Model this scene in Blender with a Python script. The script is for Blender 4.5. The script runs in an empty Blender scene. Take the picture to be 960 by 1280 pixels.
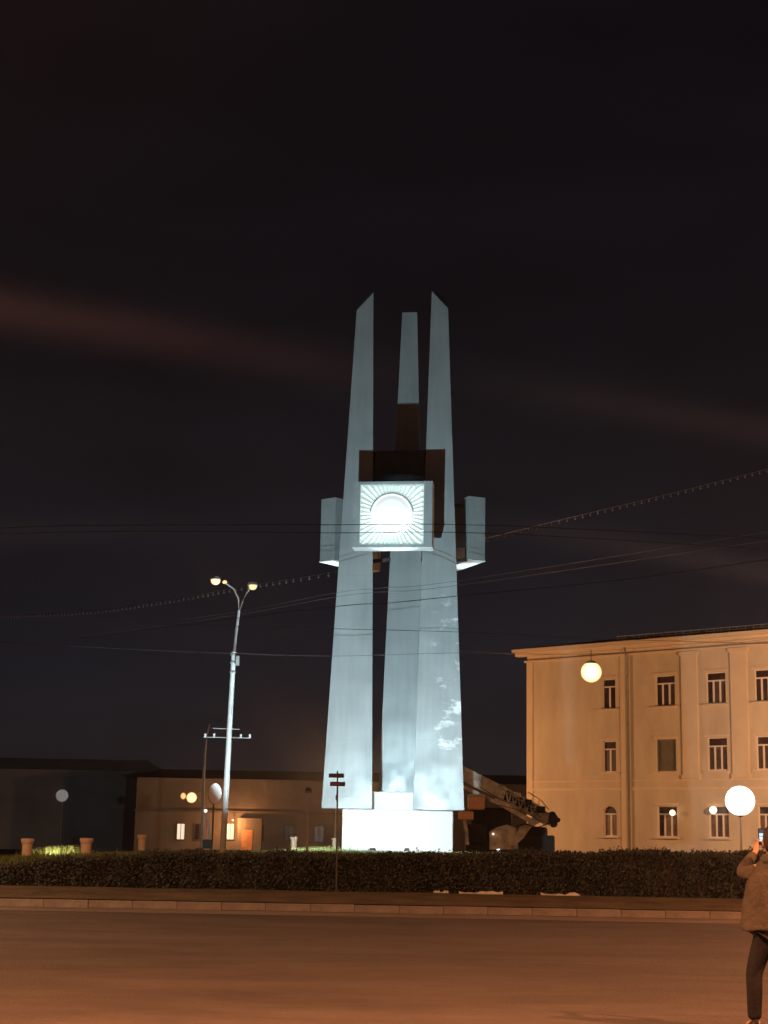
import bpy, math, random
from mathutils import Vector, Matrix, Euler
random.seed(7)
R = math.radians
sc = bpy.context.scene
col = sc.collection

# ------------------------------------------------------------------ camera
F = 2000.0                                  # focal length in photo pixels (960 x 1280)
PITCH, ROLL = 11.61, 1.05
CAMZ = 1.6
cd = bpy.data.cameras.new('camera'); cam = bpy.data.objects.new('camera', cd); col.objects.link(cam)
cd.sensor_fit = 'VERTICAL'; cd.sensor_height = 36; cd.lens = 36 * F / 1280
cd.clip_start = 0.1; cd.clip_end = 6000
CM = Matrix.Rotation(R(90 + PITCH), 4, 'X') @ Matrix.Rotation(R(ROLL), 4, 'Z')
cam.matrix_world = Matrix.Translation((0, 0, CAMZ)) @ CM
sc.camera = cam
def ray(px, py):
    return (CM.to_3x3() @ Vector((px - 480, 640 - py, -F))).normalized()
def at(px, py, Y):
    d = ray(px, py); t = Y / d.y
    return Vector((0, 0, CAMZ)) + d * t

# ------------------------------------------------------------------ world: night sky over a town
w = bpy.data.worlds.new('World'); sc.world = w; w.use_nodes = True
nt = w.node_tree; N = nt.nodes; L = nt.links; N.clear()
def wn(t, **k):
    n = N.new(t)
    for a, b in k.items(): setattr(n, a, b)
    return n
def wmath(op, a, b=None, c=None):
    n = wn('ShaderNodeMath', operation=op)
    for i, v in enumerate((a, b, c)):
        if v is None: continue
        if isinstance(v, (int, float)): n.inputs[i].default_value = v
        else: L.new(v, n.inputs[i])
    return n.outputs[0]
tc = wn('ShaderNodeTexCoord'); sep = wn('ShaderNodeSeparateXYZ'); L.new(tc.outputs['Generated'], sep.inputs[0])
ramp = wn('ShaderNodeValToRGB'); L.new(sep.outputs[2], ramp.inputs[0])
cr = ramp.color_ramp
cr.elements[0].position = 0.0; cr.elements[0].color = (0.019, 0.0135, 0.0125, 1)
cr.elements[1].position = 0.5; cr.elements[1].color = (0.0040, 0.0036, 0.0052, 1)
e = cr.elements.new(0.10); e.color = (0.0110, 0.0108, 0.0145, 1)
e = cr.elements.new(0.22); e.color = (0.0085, 0.0072, 0.0090, 1)
e = cr.elements.new(0.34); e.color = (0.0048, 0.0043, 0.0058, 1)
noise = wn('ShaderNodeTexNoise'); noise.inputs['Scale'].default_value = 5.0; noise.inputs['Detail'].default_value = 4
mp = wn('ShaderNodeMapping'); mp.inputs['Scale'].default_value = (1, 1, 3.5)
L.new(tc.outputs['Generated'], mp.inputs[0]); L.new(mp.outputs[0], noise.inputs[0])
nmul = wmath('MULTIPLY_ADD', noise.outputs[0], 0.9, 0.55)
base = wn('ShaderNodeVectorMath', operation='SCALE'); L.new(ramp.outputs[0], base.inputs[0]); L.new(nmul, base.inputs['Scale'])
cur = base.outputs[0]
def band(p0, p1, width, colr, fade=None):
    """faint warm streak in the sky colour along the great circle through two directions"""
    global cur
    a, b = ray(*p0), ray(*p1); n = a.cross(b).normalized()
    dot = wn('ShaderNodeVectorMath', operation='DOT_PRODUCT'); L.new(tc.outputs['Generated'], dot.inputs[0]); dot.inputs[1].default_value = n
    q = wmath('DIVIDE', dot.outputs['Value'], width)
    q = wmath('MULTIPLY', wmath('MULTIPLY', q, q), -1.0)
    g = wmath('POWER', 2.718, q)
    # fade along its length
    fd = wmath('MULTIPLY_ADD', sep.outputs[0], fade[0], fade[1])
    cl = wn('ShaderNodeClamp'); L.new(fd, cl.inputs[0])
    front = wmath('GREATER_THAN', sep.outputs[1], 0.0)
    g = wmath('MULTIPLY', wmath('MULTIPLY', g, cl.outputs[0]), front)
    g = wmath('MULTIPLY', g, wmath('MULTIPLY_ADD', noise.outputs[0], 0.8, 0.6))
    sc_ = wn('ShaderNodeVectorMath', operation='SCALE'); sc_.inputs[0].default_value = colr; L.new(g, sc_.inputs['Scale'])
    add = wn('ShaderNodeVectorMath', operation='ADD'); L.new(cur, add.inputs[0]); L.new(sc_.outputs[0], add.inputs[1]); cur = add.outputs[0]
band((0, 385), (480, 470), 0.013, (0.026, 0.0095, 0.0065), (-3.8, 0.10))
band((600, 478), (960, 540), 0.011, (0.015, 0.0072, 0.0055), (4.0, -0.10))
band((620, 655), (960, 715), 0.008, (0.022, 0.0125, 0.0085), (4.5, -0.22))
band((0, 668), (200, 660), 0.010, (0.010, 0.006, 0.006), (-4.0, -0.35))
sky = wn('ShaderNodeTexSky', sky_type='NISHITA', sun_disc=False, sun_elevation=R(-8), sun_rotation=R(200))
bg1 = wn('ShaderNodeBackground'); L.new(sky.outputs[0], bg1.inputs[0]); bg1.inputs[1].default_value = 0.05
bg2 = wn('ShaderNodeBackground'); L.new(cur, bg2.inputs[0]); bg2.inputs[1].default_value = 1.0
addw = wn('ShaderNodeAddShader'); L.new(bg1.outputs[0], addw.inputs[0]); L.new(bg2.outputs[0], addw.inputs[1])
ow = wn('ShaderNodeOutputWorld'); L.new(addw.outputs[0], ow.inputs[0])
sc.view_settings.view_transform = 'Standard'; sc.view_settings.look = 'None'
sc.view_settings.exposure = 0; sc.view_settings.gamma = 1
sc.cycles.max_bounces = 4; sc.cycles.diffuse_bounces = 2; sc.cycles.glossy_bounces = 2
sc.cycles.sample_clamp_indirect = 3
sc.cycles.use_denoising = True

# ------------------------------------------------------------------ materials
M = {}
def mat(name, c, rough=0.8, metal=0.0, var=0.15, scale=3.0, bump=0.0, bscale=None, emit=None, estr=0.0, spec=0.3, stretch=None, c2=None, bdist=0.05, detail=6, nrough=0.6):
    m = bpy.data.materials.new(name); m.use_nodes = True; n = m.node_tree.nodes; l = m.node_tree.links
    b = n['Principled BSDF']
    b.inputs['Roughness'].default_value = rough; b.inputs['Metallic'].default_value = metal
    b.inputs['Specular IOR Level'].default_value = spec
    t = n.new('ShaderNodeTexCoord'); mpn = n.new('ShaderNodeMapping'); l.new(t.outputs['Object'], mpn.inputs[0])
    if stretch: mpn.inputs['Scale'].default_value = stretch
    ns = n.new('ShaderNodeTexNoise'); ns.inputs['Scale'].default_value = scale; ns.inputs['Detail'].default_value = detail; ns.inputs['Roughness'].default_value = nrough
    l.new(mpn.outputs[0], ns.inputs[0])
    r = n.new('ShaderNodeValToRGB'); l.new(ns.outputs[0], r.inputs[0])
    d = c2 if c2 else tuple(x * (1 - var) for x in c)
    u = tuple(min(1, x * (1 + var)) for x in c)
    r.color_ramp.elements[0].position = 0.3; r.color_ramp.elements[0].color = (*d, 1)
    r.color_ramp.elements[1].position = 0.7; r.color_ramp.elements[1].color = (*u, 1)
    l.new(r.outputs[0], b.inputs['Base Color'])
    if bump:
        n2 = n.new('ShaderNodeTexNoise'); n2.inputs['Scale'].default_value = bscale or scale * 8; n2.inputs['Detail'].default_value = 5
        l.new(t.outputs['Object'], n2.inputs[0])
        bp = n.new('ShaderNodeBump'); bp.inputs['Strength'].default_value = bump; bp.inputs['Distance'].default_value = bdist
        l.new(n2.outputs[0], bp.inputs['Height']); l.new(bp.outputs[0], b.inputs['Normal'])
    if emit:
        b.inputs['Emission Color'].default_value = (*emit, 1); b.inputs['Emission Strength'].default_value = estr
    M[name] = m; return m
mat('asphalt', (0.080, 0.072, 0.069), 0.85, var=0.42, scale=0.5, bump=0.7, bscale=22, stretch=(0.5, 1, 1), detail=12, nrough=0.78)
mat('kerb_concrete', (0.17, 0.16, 0.15), 0.9, var=0.35, scale=1.3, bump=0.4)
mat('gutter_dust', (0.15, 0.135, 0.12), 0.95, var=0.3, scale=0.8, bump=0.4, bscale=10, stretch=(0.3, 1, 1))
mat('soil_grass', (0.070, 0.085, 0.040), 0.95, var=0.45, scale=1.5, bump=0.9, bscale=7)
mat('verge', (0.085, 0.070, 0.045), 0.95, var=0.4, scale=1.2, bump=0.9, bscale=7)
mat('far_ground', (0.06, 0.058, 0.055), 0.95, var=0.2, scale=0.2)
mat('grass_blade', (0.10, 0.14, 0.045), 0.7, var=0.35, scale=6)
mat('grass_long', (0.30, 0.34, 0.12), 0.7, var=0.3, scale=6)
mat('hedge_leaf', (0.034, 0.042, 0.038), 0.75, var=0.45, scale=4)
mat('hedge_twig', (0.02, 0.018, 0.015), 0.9)
mat('bark', (0.09, 0.07, 0.055), 0.9, bump=0.6)
mat('leaf', (0.05, 0.06, 0.03), 0.8, var=0.5, scale=2)
mat('plinth_paint', (0.84, 0.86, 0.86), 0.7, var=0.04, bump=0.15)
mat('emblem_frame', (0.33, 0.37, 0.37), 0.5, metal=0.2, var=0.1)
mat('core_metal', (0.06, 0.075, 0.09), 0.7, var=0.2)
mat('emblem_back', (0.08, 0.075, 0.07), 0.7, var=0.2)
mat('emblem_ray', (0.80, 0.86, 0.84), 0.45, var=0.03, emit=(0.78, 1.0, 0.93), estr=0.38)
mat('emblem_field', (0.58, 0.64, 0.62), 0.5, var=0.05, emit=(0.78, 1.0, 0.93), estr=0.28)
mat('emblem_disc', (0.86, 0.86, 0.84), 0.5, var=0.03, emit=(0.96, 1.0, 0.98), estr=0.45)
mat('flood_housing', (0.08, 0.08, 0.08), 0.5, metal=0.5)
mat('flood_glass', (0.8, 0.9, 0.9), 0.2, emit=(0.8, 0.95, 1.0), estr=6)
mat('pole_paint', (0.30, 0.30, 0.29), 0.55, var=0.12, scale=4, bump=0.1)
mat('pole_grey', (0.16, 0.155, 0.15), 0.6, var=0.15, scale=4)
mat('pole_dark', (0.05, 0.05, 0.05), 0.6)
mat('wire_rubber', (0.055, 0.055, 0.055), 0.5, spec=0.4)
mat('wire_dark', (0.035, 0.035, 0.035), 0.7)
mat('bulb_glass', (0.17, 0.17, 0.17), 0.2, spec=0.8)
mat('lamp_sodium', (0.3, 0.22, 0.12), 0.5, emit=(1.0, 0.62, 0.26), estr=16, var=0.02)
mat('lamp_sodium_hot', (0.3, 0.22, 0.12), 0.5, emit=(1.0, 0.70, 0.36), estr=7, var=0.02)
mat('lamp_yellow', (0.3, 0.22, 0.12), 0.5, emit=(1.0, 0.66, 0.24), estr=2.2, var=0.02)
mat('lamp_white', (1, 1, 1), 0.5, emit=(1.0, 0.95, 0.88), estr=9, var=0.01)
mat('lamp_small', (1, 1, 1), 0.5, emit=(1.0, 0.78, 0.56), estr=1.8, var=0.01)
mat('sign_pale', (0.26, 0.24, 0.21), 0.6, var=0.1)
mat('sign_mid', (0.85, 0.83, 0.78), 0.6, var=0.1)
mat('sign_dark', (0.035, 0.035, 0.04), 0.6)
mat('sign_red', (0.16, 0.02, 0.02), 0.5)
mat('planter_clay', (0.60, 0.46, 0.33), 0.85, var=0.15, scale=5, bump=0.3)
mat('plaster', (0.62, 0.52, 0.39), 0.92, var=0.13, scale=0.8, stretch=(1, 1, 0.35), bump=0.2, bscale=6)
mat('plaster_trim', (0.71, 0.575, 0.415), 0.9, var=0.06, scale=0.8, bump=0.15, bscale=6)
mat('window_white', (0.75, 0.72, 0.68), 0.6, var=0.05)
mat('glass_dark', (0.05, 0.025, 0.02), 0.25, spec=0.5, var=0.5, scale=1.5)
mat('glass_curtain', (0.13, 0.12, 0.085), 0.5, spec=0.3, var=0.2, scale=3)
mat('glass_mid', (0.10, 0.06, 0.045), 0.3, spec=0.5, var=0.4, scale=2)
mat('glass_brown', (0.20, 0.135, 0.09), 0.35, spec=0.4, var=0.35, scale=3)
mat('glass_lit', (0.9, 0.8, 0.6), 0.5, emit=(1.0, 0.86, 0.66), estr=0.85, var=0.05)
mat('roof_metal', (0.07, 0.06, 0.06), 0.6, metal=0.3)
mat('guard_metal', (0.28, 0.26, 0.24), 0.5, metal=0.3)
mat('far_plaster', (0.28, 0.245, 0.20), 0.95, var=0.22, scale=0.35)
mat("dim_plaster", (0.36, 0.37, 0.36), 0.95, var=0.2, scale=0.3)
mat('far_plaster_dark', (0.22, 0.18, 0.13), 0.95, var=0.25, scale=0.35)
mat('machine_khaki', (0.50, 0.46, 0.38), 0.8, var=0.3, scale=2.2, bump=0.3, c2=(0.16, 0.145, 0.12))
mat('machine_pale', (0.62, 0.56, 0.45), 0.8, var=0.3, scale=2.2, c2=(0.25, 0.22, 0.17))
mat('machine_dark', (0.035, 0.034, 0.032), 0.9, spec=0.1)
mat('machine_orange', (0.72, 0.38, 0.20), 0.6, var=0.2, scale=3)
mat('rubber', (0.02, 0.02, 0.02), 0.8)
mat('skin', (0.36, 0.24, 0.18), 0.55, var=0.08, scale=8)
mat('hair', (0.03, 0.02, 0.015), 0.6, var=0.3, scale=30)
mat('jacket', (0.062, 0.058, 0.050), 0.9, var=0.14, scale=6, bump=0.9, bscale=5, bdist=0.09)
mat('trousers', (0.010, 0.010, 0.013), 0.9, var=0.25, scale=6, bump=0.4, bscale=9)
mat('shoe', (0.02, 0.018, 0.016), 0.5)
mat('phone_case', (0.02, 0.02, 0.02), 0.4)
mat('phone_screen', (0.1, 0.1, 0.1), 0.3, emit=(0.45, 0.80, 1.0), estr=1.1, var=0.02)
mat('phone_preview', (0.02, 0.02, 0.02), 0.3, emit=(0.10, 0.14, 0.20), estr=0.5, var=0.02)
mat('pale_patch', (0.45, 0.46, 0.42), 0.7, var=0.25, scale=4)
mat('barrier_red', (0.45, 0.14, 0.10), 0.6)

def limb(name, core, edge, cs, es):
    m = M[name]; n = m.node_tree.nodes; l = m.node_tree.links; b = n['Principled BSDF']
    lw = n.new('ShaderNodeLayerWeight'); lw.inputs[0].default_value = 0.5
    r = n.new('ShaderNodeValToRGB'); l.new(lw.outputs['Facing'], r.inputs[0])
    r.color_ramp.elements[0].position = 0.12; r.color_ramp.elements[0].color = (*[c * cs / 16 for c in core], 1)
    r.color_ramp.elements[1].position = 0.95; r.color_ramp.elements[1].color = (*[c * es / 16 for c in edge], 1)
    l.new(r.outputs[0], b.inputs['Emission Color']); b.inputs['Emission Strength'].default_value = 16
limb('lamp_sodium', (1.0, .66, .30), (1.0, .38, .07), 3.2, .55)
limb('lamp_sodium_hot', (1.0, .58, .26), (1.0, .30, .07), 2.6, .5)
limb('lamp_yellow', (1.0, .62, .22), (.9, .38, .08), 1.15, .3)
limb('lamp_white', (1.0, .97, .93), (1.0, .80, .66), 8, .9)
# monument cladding: dull painted metal sheets with buckled, patchily glossy surface
def cladding():
    m = bpy.data.materials.new('cladding'); m.use_nodes = True; n = m.node_tree.nodes; l = m.node_tree.links
    b = n['Principled BSDF']
    t = n.new('ShaderNodeTexCoord'); s = n.new('ShaderNodeSeparateXYZ'); l.new(t.outputs['Object'], s.inputs[0])
    def mt(op, a, b_=None):
        q = n.new('ShaderNodeMath'); q.operation = op
        for i, v in enumerate((a, b_)):
            if v is None: continue
            if isinstance(v, (int, float)): q.inputs[i].default_value = v
            else: l.new(v, q.inputs[i])
        return q.outputs[0]
    ns = n.new('ShaderNodeTexNoise'); ns.inputs['Scale'].default_value = 0.9; ns.inputs['Detail'].default_value = 5
    l.new(t.outputs['Object'], ns.inputs[0])
    mpn = n.new('ShaderNodeMapping'); mpn.inputs['Scale'].default_value = (3, 3, 0.25); l.new(t.outputs['Object'], mpn.inputs[0])
    st = n.new('ShaderNodeTexNoise'); st.inputs['Scale'].default_value = 1.6; st.inputs['Detail'].default_value = 5; l.new(mpn.outputs[0], st.inputs[0])
    mixn = mt('ADD', mt('MULTIPLY', ns.outputs[0], 0.5), mt('MULTIPLY', st.outputs[0], 0.5))
    r = n.new('ShaderNodeValToRGB'); l.new(mixn, r.inputs[0])
    r.color_ramp.elements[0].position = 0.35; r.color_ramp.elements[0].color = (0.275, 0.310, 0.315, 1)
    r.color_ramp.elements[1].position = 0.65; r.color_ramp.elements[1].color = (0.350, 0.385, 0.385, 1)
    # seam between sheets each 2.1 m
    fr = mt('FRACT', mt('DIVIDE', s.outputs[2], 2.1)); seam = mt('LESS_THAN', fr, 0.010)
    mx = n.new('ShaderNodeMix'); mx.data_type = 'RGBA'; l.new(seam, mx.inputs[0]); l.new(r.outputs[0], mx.inputs[6]); mx.inputs[7].default_value = (0.30, 0.335, 0.335, 1)
    # pale patches put uneven reflections into the colour, mostly along one pylon's right-hand edge
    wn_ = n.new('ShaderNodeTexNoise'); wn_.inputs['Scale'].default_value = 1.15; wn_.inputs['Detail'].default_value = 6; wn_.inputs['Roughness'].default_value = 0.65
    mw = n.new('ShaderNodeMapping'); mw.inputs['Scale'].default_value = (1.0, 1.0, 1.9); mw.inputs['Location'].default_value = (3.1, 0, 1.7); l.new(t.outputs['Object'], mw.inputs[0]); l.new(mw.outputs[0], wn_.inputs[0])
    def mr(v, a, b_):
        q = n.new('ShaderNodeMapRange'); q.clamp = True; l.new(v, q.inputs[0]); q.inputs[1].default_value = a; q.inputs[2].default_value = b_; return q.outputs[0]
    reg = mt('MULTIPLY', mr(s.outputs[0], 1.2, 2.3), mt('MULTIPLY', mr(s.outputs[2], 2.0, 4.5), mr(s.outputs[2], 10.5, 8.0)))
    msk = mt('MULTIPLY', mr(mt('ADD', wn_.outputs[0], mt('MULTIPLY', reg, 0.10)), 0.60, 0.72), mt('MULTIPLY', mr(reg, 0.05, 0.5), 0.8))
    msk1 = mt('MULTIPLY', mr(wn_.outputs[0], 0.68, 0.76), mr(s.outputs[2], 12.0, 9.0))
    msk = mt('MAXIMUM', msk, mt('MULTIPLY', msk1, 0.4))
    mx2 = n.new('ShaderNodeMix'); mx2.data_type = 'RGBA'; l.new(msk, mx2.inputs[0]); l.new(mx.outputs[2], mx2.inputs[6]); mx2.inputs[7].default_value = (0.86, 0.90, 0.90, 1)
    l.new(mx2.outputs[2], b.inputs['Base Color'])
    b.inputs['Metallic'].default_value = 0.15
    b.inputs['Specular IOR Level'].default_value = 0.6
    # gloss comes in patches where the paint is newer
    pn = n.new('ShaderNodeTexNoise'); pn.inputs['Scale'].default_value = 1.1; pn.inputs['Detail'].default_value = 4
    l.new(t.outputs['Object'], pn.inputs[0])
    rr = n.new('ShaderNodeMapRange'); l.new(pn.outputs[0], rr.inputs[0]); rr.inputs[1].default_value = 0.35; rr.inputs[2].default_value = 0.65; rr.inputs[3].default_value = 0.55; rr.inputs[4].default_value = 0.33
    l.new(rr.outputs[0], b.inputs['Roughness'])
    bn = n.new('ShaderNodeTexNoise'); bn.inputs['Scale'].default_value = 0.7; bn.inputs['Detail'].default_value = 3; l.new(t.outputs['Object'], bn.inputs[0])
    bp = n.new('ShaderNodeBump'); bp.inputs['Strength'].default_value = 0.3; bp.inputs['Distance'].default_value = 0.08
    l.new(bn.outputs[0], bp.inputs['Height']); l.new(bp.outputs[0], b.inputs['Normal'])
    M['cladding'] = m
cladding()

# ------------------------------------------------------------------ mesh helpers
class MB:
    def __init__(s): s.v = []; s.f = []
    def add(s, vs, fs):
        o = len(s.v); s.v += [tuple(v) for v in vs]; s.f += [tuple(i + o for i in f) for f in fs]; return s
    def box(s, c, d, rz=0, mtx=None):
        x, y, z = (q / 2 for q in d); vs = []
        for sz in (-1, 1):
            for sx, sy in ((-1, -1), (1, -1), (1, 1), (-1, 1)):
                p = Vector((sx * x, sy * y, sz * z))
                if rz: p = Matrix.Rotation(rz, 3, 'Z') @ p
                if mtx: p = mtx @ p
                vs.append(p + Vector(c))
        return s.add(vs, [(3, 2, 1, 0), (4, 5, 6, 7), (0, 1, 5, 4), (1, 2, 6, 5), (2, 3, 7, 6), (3, 0, 4, 7)])
    def cbox(s, c, d, b=0.02):
        """box with chamfered edges all round"""
        x, y, z = (q / 2 for q in d); b = min(b, x * .8, y * .8, z * .8); vs = []; ring = []
        def lp(ix, iz):
            return [(-x + ix, -y + 0, iz), (x - ix, -y, iz), (x, -y + ix, iz), (x, y - ix, iz), (x - ix, y, iz), (-x + ix, y, iz), (-x, y - ix, iz), (-x, -y + ix, iz)]
        def shr(l, k):
            return [(max(-x + k, min(x - k, p[0])), max(-y + k, min(y - k, p[1])), p[2]) for p in l]
        L0 = shr(lp(b, -z), b); L1 = lp(b, -z + b); L2 = lp(b, z - b); L3 = shr(lp(b, z), b)
        for l_ in (L0, L1, L2, L3): vs += [Vector(p) + Vector(c) for p in l_]
        fs = [tuple(reversed(range(8)))] + [(k * 8 + i, k * 8 + (i + 1) % 8, (k + 1) * 8 + (i + 1) % 8, (k + 1) * 8 + i) for k in range(3) for i in range(8)] + [tuple(range(24, 32))]
        return s.add(vs, fs)
    def tube(s, pts, rad, n=8, cap=True):
        pts = [Vector(p) for p in pts]; vs = []; fs = []
        if isinstance(rad, (int, float)): rad = [rad] * len(pts)
        for i, p in enumerate(pts):
            t = (pts[min(i + 1, len(pts) - 1)] - pts[max(i - 1, 0)]).normalized()
            a = Vector((0, 0, 1)) if abs(t.z) < 0.9 else Vector((1, 0, 0))
            u = t.cross(a).normalized(); v = t.cross(u)
            vs += [p + (u * math.cos(2 * math.pi * k / n) + v * math.sin(2 * math.pi * k / n)) * rad[i] for k in range(n)]
        for i in range(len(pts) - 1):
            for k in range(n):
                fs.append((i * n + k, i * n + (k + 1) % n, (i + 1) * n + (k + 1) % n, (i + 1) * n + k))
        if cap: fs += [tuple(range(n)), tuple(reversed(range((len(pts) - 1) * n, len(pts) * n)))]
        return s.add(vs, fs)
    def lathe(s, prof, c=(0, 0, 0), n=16, axis='Z'):
        vs = []; fs = []
        for r, z in prof:
            for k in range(n):
                a = 2 * math.pi * k / n; p = (r * math.cos(a), r * math.sin(a), z)
                if axis == 'Y': p = (p[0], p[2], p[1])
                if axis == 'X': p = (p[2], p[0], p[1])
                vs.append(Vector(p) + Vector(c))
        m = len(prof)
        for i in range(m - 1):
            for k in range(n): fs.append((i * n + k, i * n + (k + 1) % n, (i + 1) * n + (k + 1) % n, (i + 1) * n + k))
        fs += [tuple(reversed(range(n))), tuple(range((m - 1) * n, m * n))]
        return s.add(vs, fs)
    def sphere(s, c, r, n=16, sz=1.0):
        m = n // 2
        return s.lathe([(max(1e-4, r * math.sin(math.pi * i / m)), -r * sz * math.cos(math.pi * i / m)) for i in range(m + 1)], c, n)
    def prism(s, bot, top):
        n = len(bot)
        return s.add(list(bot) + list(top), [tuple(reversed(range(n))), tuple(range(n, 2 * n))] + [(i, (i + 1) % n, n + (i + 1) % n, n + i) for i in range(n)])
    def mesh(s, name):
        m = bpy.data.meshes.new(name); m.from_pydata(s.v, [], s.f); m.update(); return m
def link(name, me, m, parent=None, loc=(0, 0, 0), rz=0, smooth=False, label=None):
    o = bpy.data.objects.new(name, me)
    if m and not me.materials: me.materials.append(M[m])
    col.objects.link(o); o.location = loc; o.rotation_euler = (0, 0, rz)
    if parent: o.parent = parent
    if smooth:
        me.polygons.foreach_set('use_smooth', [True] * len(me.polygons))
    if label: o['label'] = label
    return o
def obj(name, mb, m, parent=None, loc=(0, 0, 0), rz=0, smooth=False, label=None):
    return link(name, mb.mesh(name), m, parent, loc, rz, smooth, label)
def tag(o, label, cat, group=None):
    o['label'] = label; o['category'] = cat
    if group: o['group'] = group
    return o
def thing(name, label, cat, loc=(0, 0, 0), rz=0, group=None):
    o = bpy.data.objects.new(name, None); o.empty_display_size = 0.3; col.objects.link(o)
    o.location = loc; o.rotation_euler = (0, 0, rz); return tag(o, label, cat, group)
def struct(name, mb, m, smooth=False):
    o = obj(name, mb, m, smooth=smooth); o['kind'] = 'structure'; return o
def spot(name, parent, loc, target, power, colr, size=60, blend=0.5, rad=0.15):
    d = bpy.data.lights.new(name, 'SPOT'); d.energy = power; d.color = colr; d.spot_size = R(size); d.spot_blend = blend; d.shadow_soft_size = rad
    o = bpy.data.objects.new(name, d); col.objects.link(o)
    o.rotation_euler = (Vector(target) - Vector(loc)).to_track_quat('-Z', 'Y').to_euler()
    o.location = Vector(loc) - (Vector(parent.location) if parent else Vector())
    if parent: o.parent = parent
    return o
def point(name, parent, loc, power, colr, rad=0.3):
    d = bpy.data.lights.new(name, 'POINT'); d.energy = power; d.color = colr; d.shadow_soft_size = rad
    o = bpy.data.objects.new(name, d); col.objects.link(o); o.location = loc
    if parent: o.parent = parent
    return o
def smooth_path(pts, n=10):
    """Catmull-Rom through pts"""
    P = [Vector(p_) for p_ in pts]; P = [P[0] * 2 - P[1]] + P + [P[-1] * 2 - P[-2]]; out = []
    for i in range(1, len(P) - 2):
        for k in range(n):
            t_ = k / n; out.append(.5 * ((2 * P[i]) + (P[i + 1] - P[i - 1]) * t_ + (2 * P[i - 1] - 5 * P[i] + 4 * P[i + 1] - P[i + 2]) * t_ ** 2 + (3 * P[i] - P[i - 1] - 3 * P[i + 1] + P[i + 2]) * t_ ** 3))
    out.append(P[-2]); return out
SOD = (1.0, 0.47, 0.20); RED = (1.0, 0.34, 0.125)

# ------------------------------------------------------------------ ground, road, island
def sheet(name, x0, x1, y0, y1, z, m, nx=1, ny=1, fz=None):
    b = MB(); vs = []
    for j in range(ny + 1):
        for i in range(nx + 1):
            x = x0 + (x1 - x0) * i / nx; y = y0 + (y1 - y0) * j / ny
            vs.append((x, y, z + (fz(x, y) if fz else 0)))
    fs = [(j * (nx + 1) + i, j * (nx + 1) + i + 1, (j + 1) * (nx + 1) + i + 1, (j + 1) * (nx + 1) + i) for j in range(ny) for i in range(nx)]
    b.add(vs, fs); return struct(name, b, m)
sheet('ground', -1500, 1500, -300, 2500, -0.02, 'far_ground')
sheet('road', -120, 120, -25, 37.05, 0.0, 'asphalt')
sheet('gutter', -70, 70, 35.2, 37.05, 0.004, 'gutter_dust', 60, 1)
KY = 37.1
def sm(a, b, x):
    t = max(0, min(1, (x - a) / (b - a))); return t * t * (3 - 2 * t)
def hz(x, y):
    """height of the mound above the road"""
    top = 0.64 + 0.36 * sm(-15, -8, x) + 0.15 * sm(-9, 0, x)
    h = 0.17 + 0.16 * sm(KY, 40.5, y) + (top - 0.33) * sm(41.0, 50.0, y)
    h -= (h - 0.12) * sm(78, 92, y)
    h += 0.03 * math.sin(x * 1.3 + y * .7) * math.sin(y * .9) * sm(39, 44, y)
    return h
sheet('island_ground', -70, 70, KY + 0.22, 92, 0, 'soil_grass', 140, 60, hz)
sheet('verge', -70, 70, KY + 0.22, 40.4, 0.012, 'verge', 140, 6, lambda x, y: hz(x, y) + 0.004)
# kerb stones, each its own piece of the kerb
kb = thing('kerb', 'long straight pale concrete kerb along the near edge of the roundabout island', 'kerb', (0, KY + 0.1, 0))
kme = []
for v in range(3):
    b = MB(); b.cbox((0, 0, 0.085), (1.0 - 0.004, 0.2, 0.17 + 0.004 * v), 0.012); kme.append(b.mesh('kerb_stone'))
for i in range(-24, 25):
    link('kerb_stone', kme[i % 3], 'kerb_concrete', kb, (i * 1.0, random.uniform(-.008, .008), random.uniform(-.006, .004)))
for sx in (-1, 1):
    b = MB(); b.cbox((sx * 47.5, 0, 0.085), (46, 0.2, 0.172), 0.02); o = obj('kerb_run', b, 'kerb_concrete', kb)

# ------------------------------------------------------------------ monument
YM = 62.0
base_px = at(497.3, 1012, YM - 1.6); X0 = base_px.x; ZB = base_px.z
ZG = hz(X0, YM) - 0.05
ROTM = R(-7.5)
mon = thing('monument', 'tall three-pylon stele clad in grey metal, floodlit pale blue, on a glaring white plinth', 'monument', (X0, YM, ZG), ROTM)
zt_in = at(467, 363, YM - 1.05).z - ZG; zt_out = at(445, 384, YM - 1.2).z - ZG; zb = ZB - ZG
S0, S1, A0, A1 = 5.38, 3.70, 1.94, 0.70
def prm(z):
    t = (z - zb) / (zt_out - zb); return S0 + (S1 - S0) * t, A0 + (A1 - A0) * t
def corner(k, z, which):
    S, a = prm(z); ang = [R(210), R(330), R(90)]
    C = S / math.sqrt(3)
    P = Vector((C * math.cos(ang[k]), C * math.sin(ang[k]), z))
    if which == 0: return P
    Q = Vector((C * math.cos(ang[(k + which) % 3]), C * math.sin(ang[(k + which) % 3]), z))
    return P + (Q - P).normalized() * a
for k in range(3):
    bot = [corner(k, zb, 0), corner(k, zb, 1), corner(k, zb, -1)]
    top = [corner(k, zt_out, 0), corner(k, zt_in, 1), corner(k, zt_in, -1)]
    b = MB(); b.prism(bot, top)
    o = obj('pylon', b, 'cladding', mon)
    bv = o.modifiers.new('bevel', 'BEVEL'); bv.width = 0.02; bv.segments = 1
def trunc(S, a, z):
    ps = []
    C = S / math.sqrt(3); ang = [R(210), R(330), R(90)]
    for k in range(3):
        P = Vector((C * math.cos(ang[k]), C * math.sin(ang[k]), z))
        for w_ in (-1, 1):
            Q = Vector((C * math.cos(ang[(k + w_) % 3]), C * math.sin(ang[(k + w_) % 3]), z)); ps.append(P + (Q - P).normalized() * a)
    return ps
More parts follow.
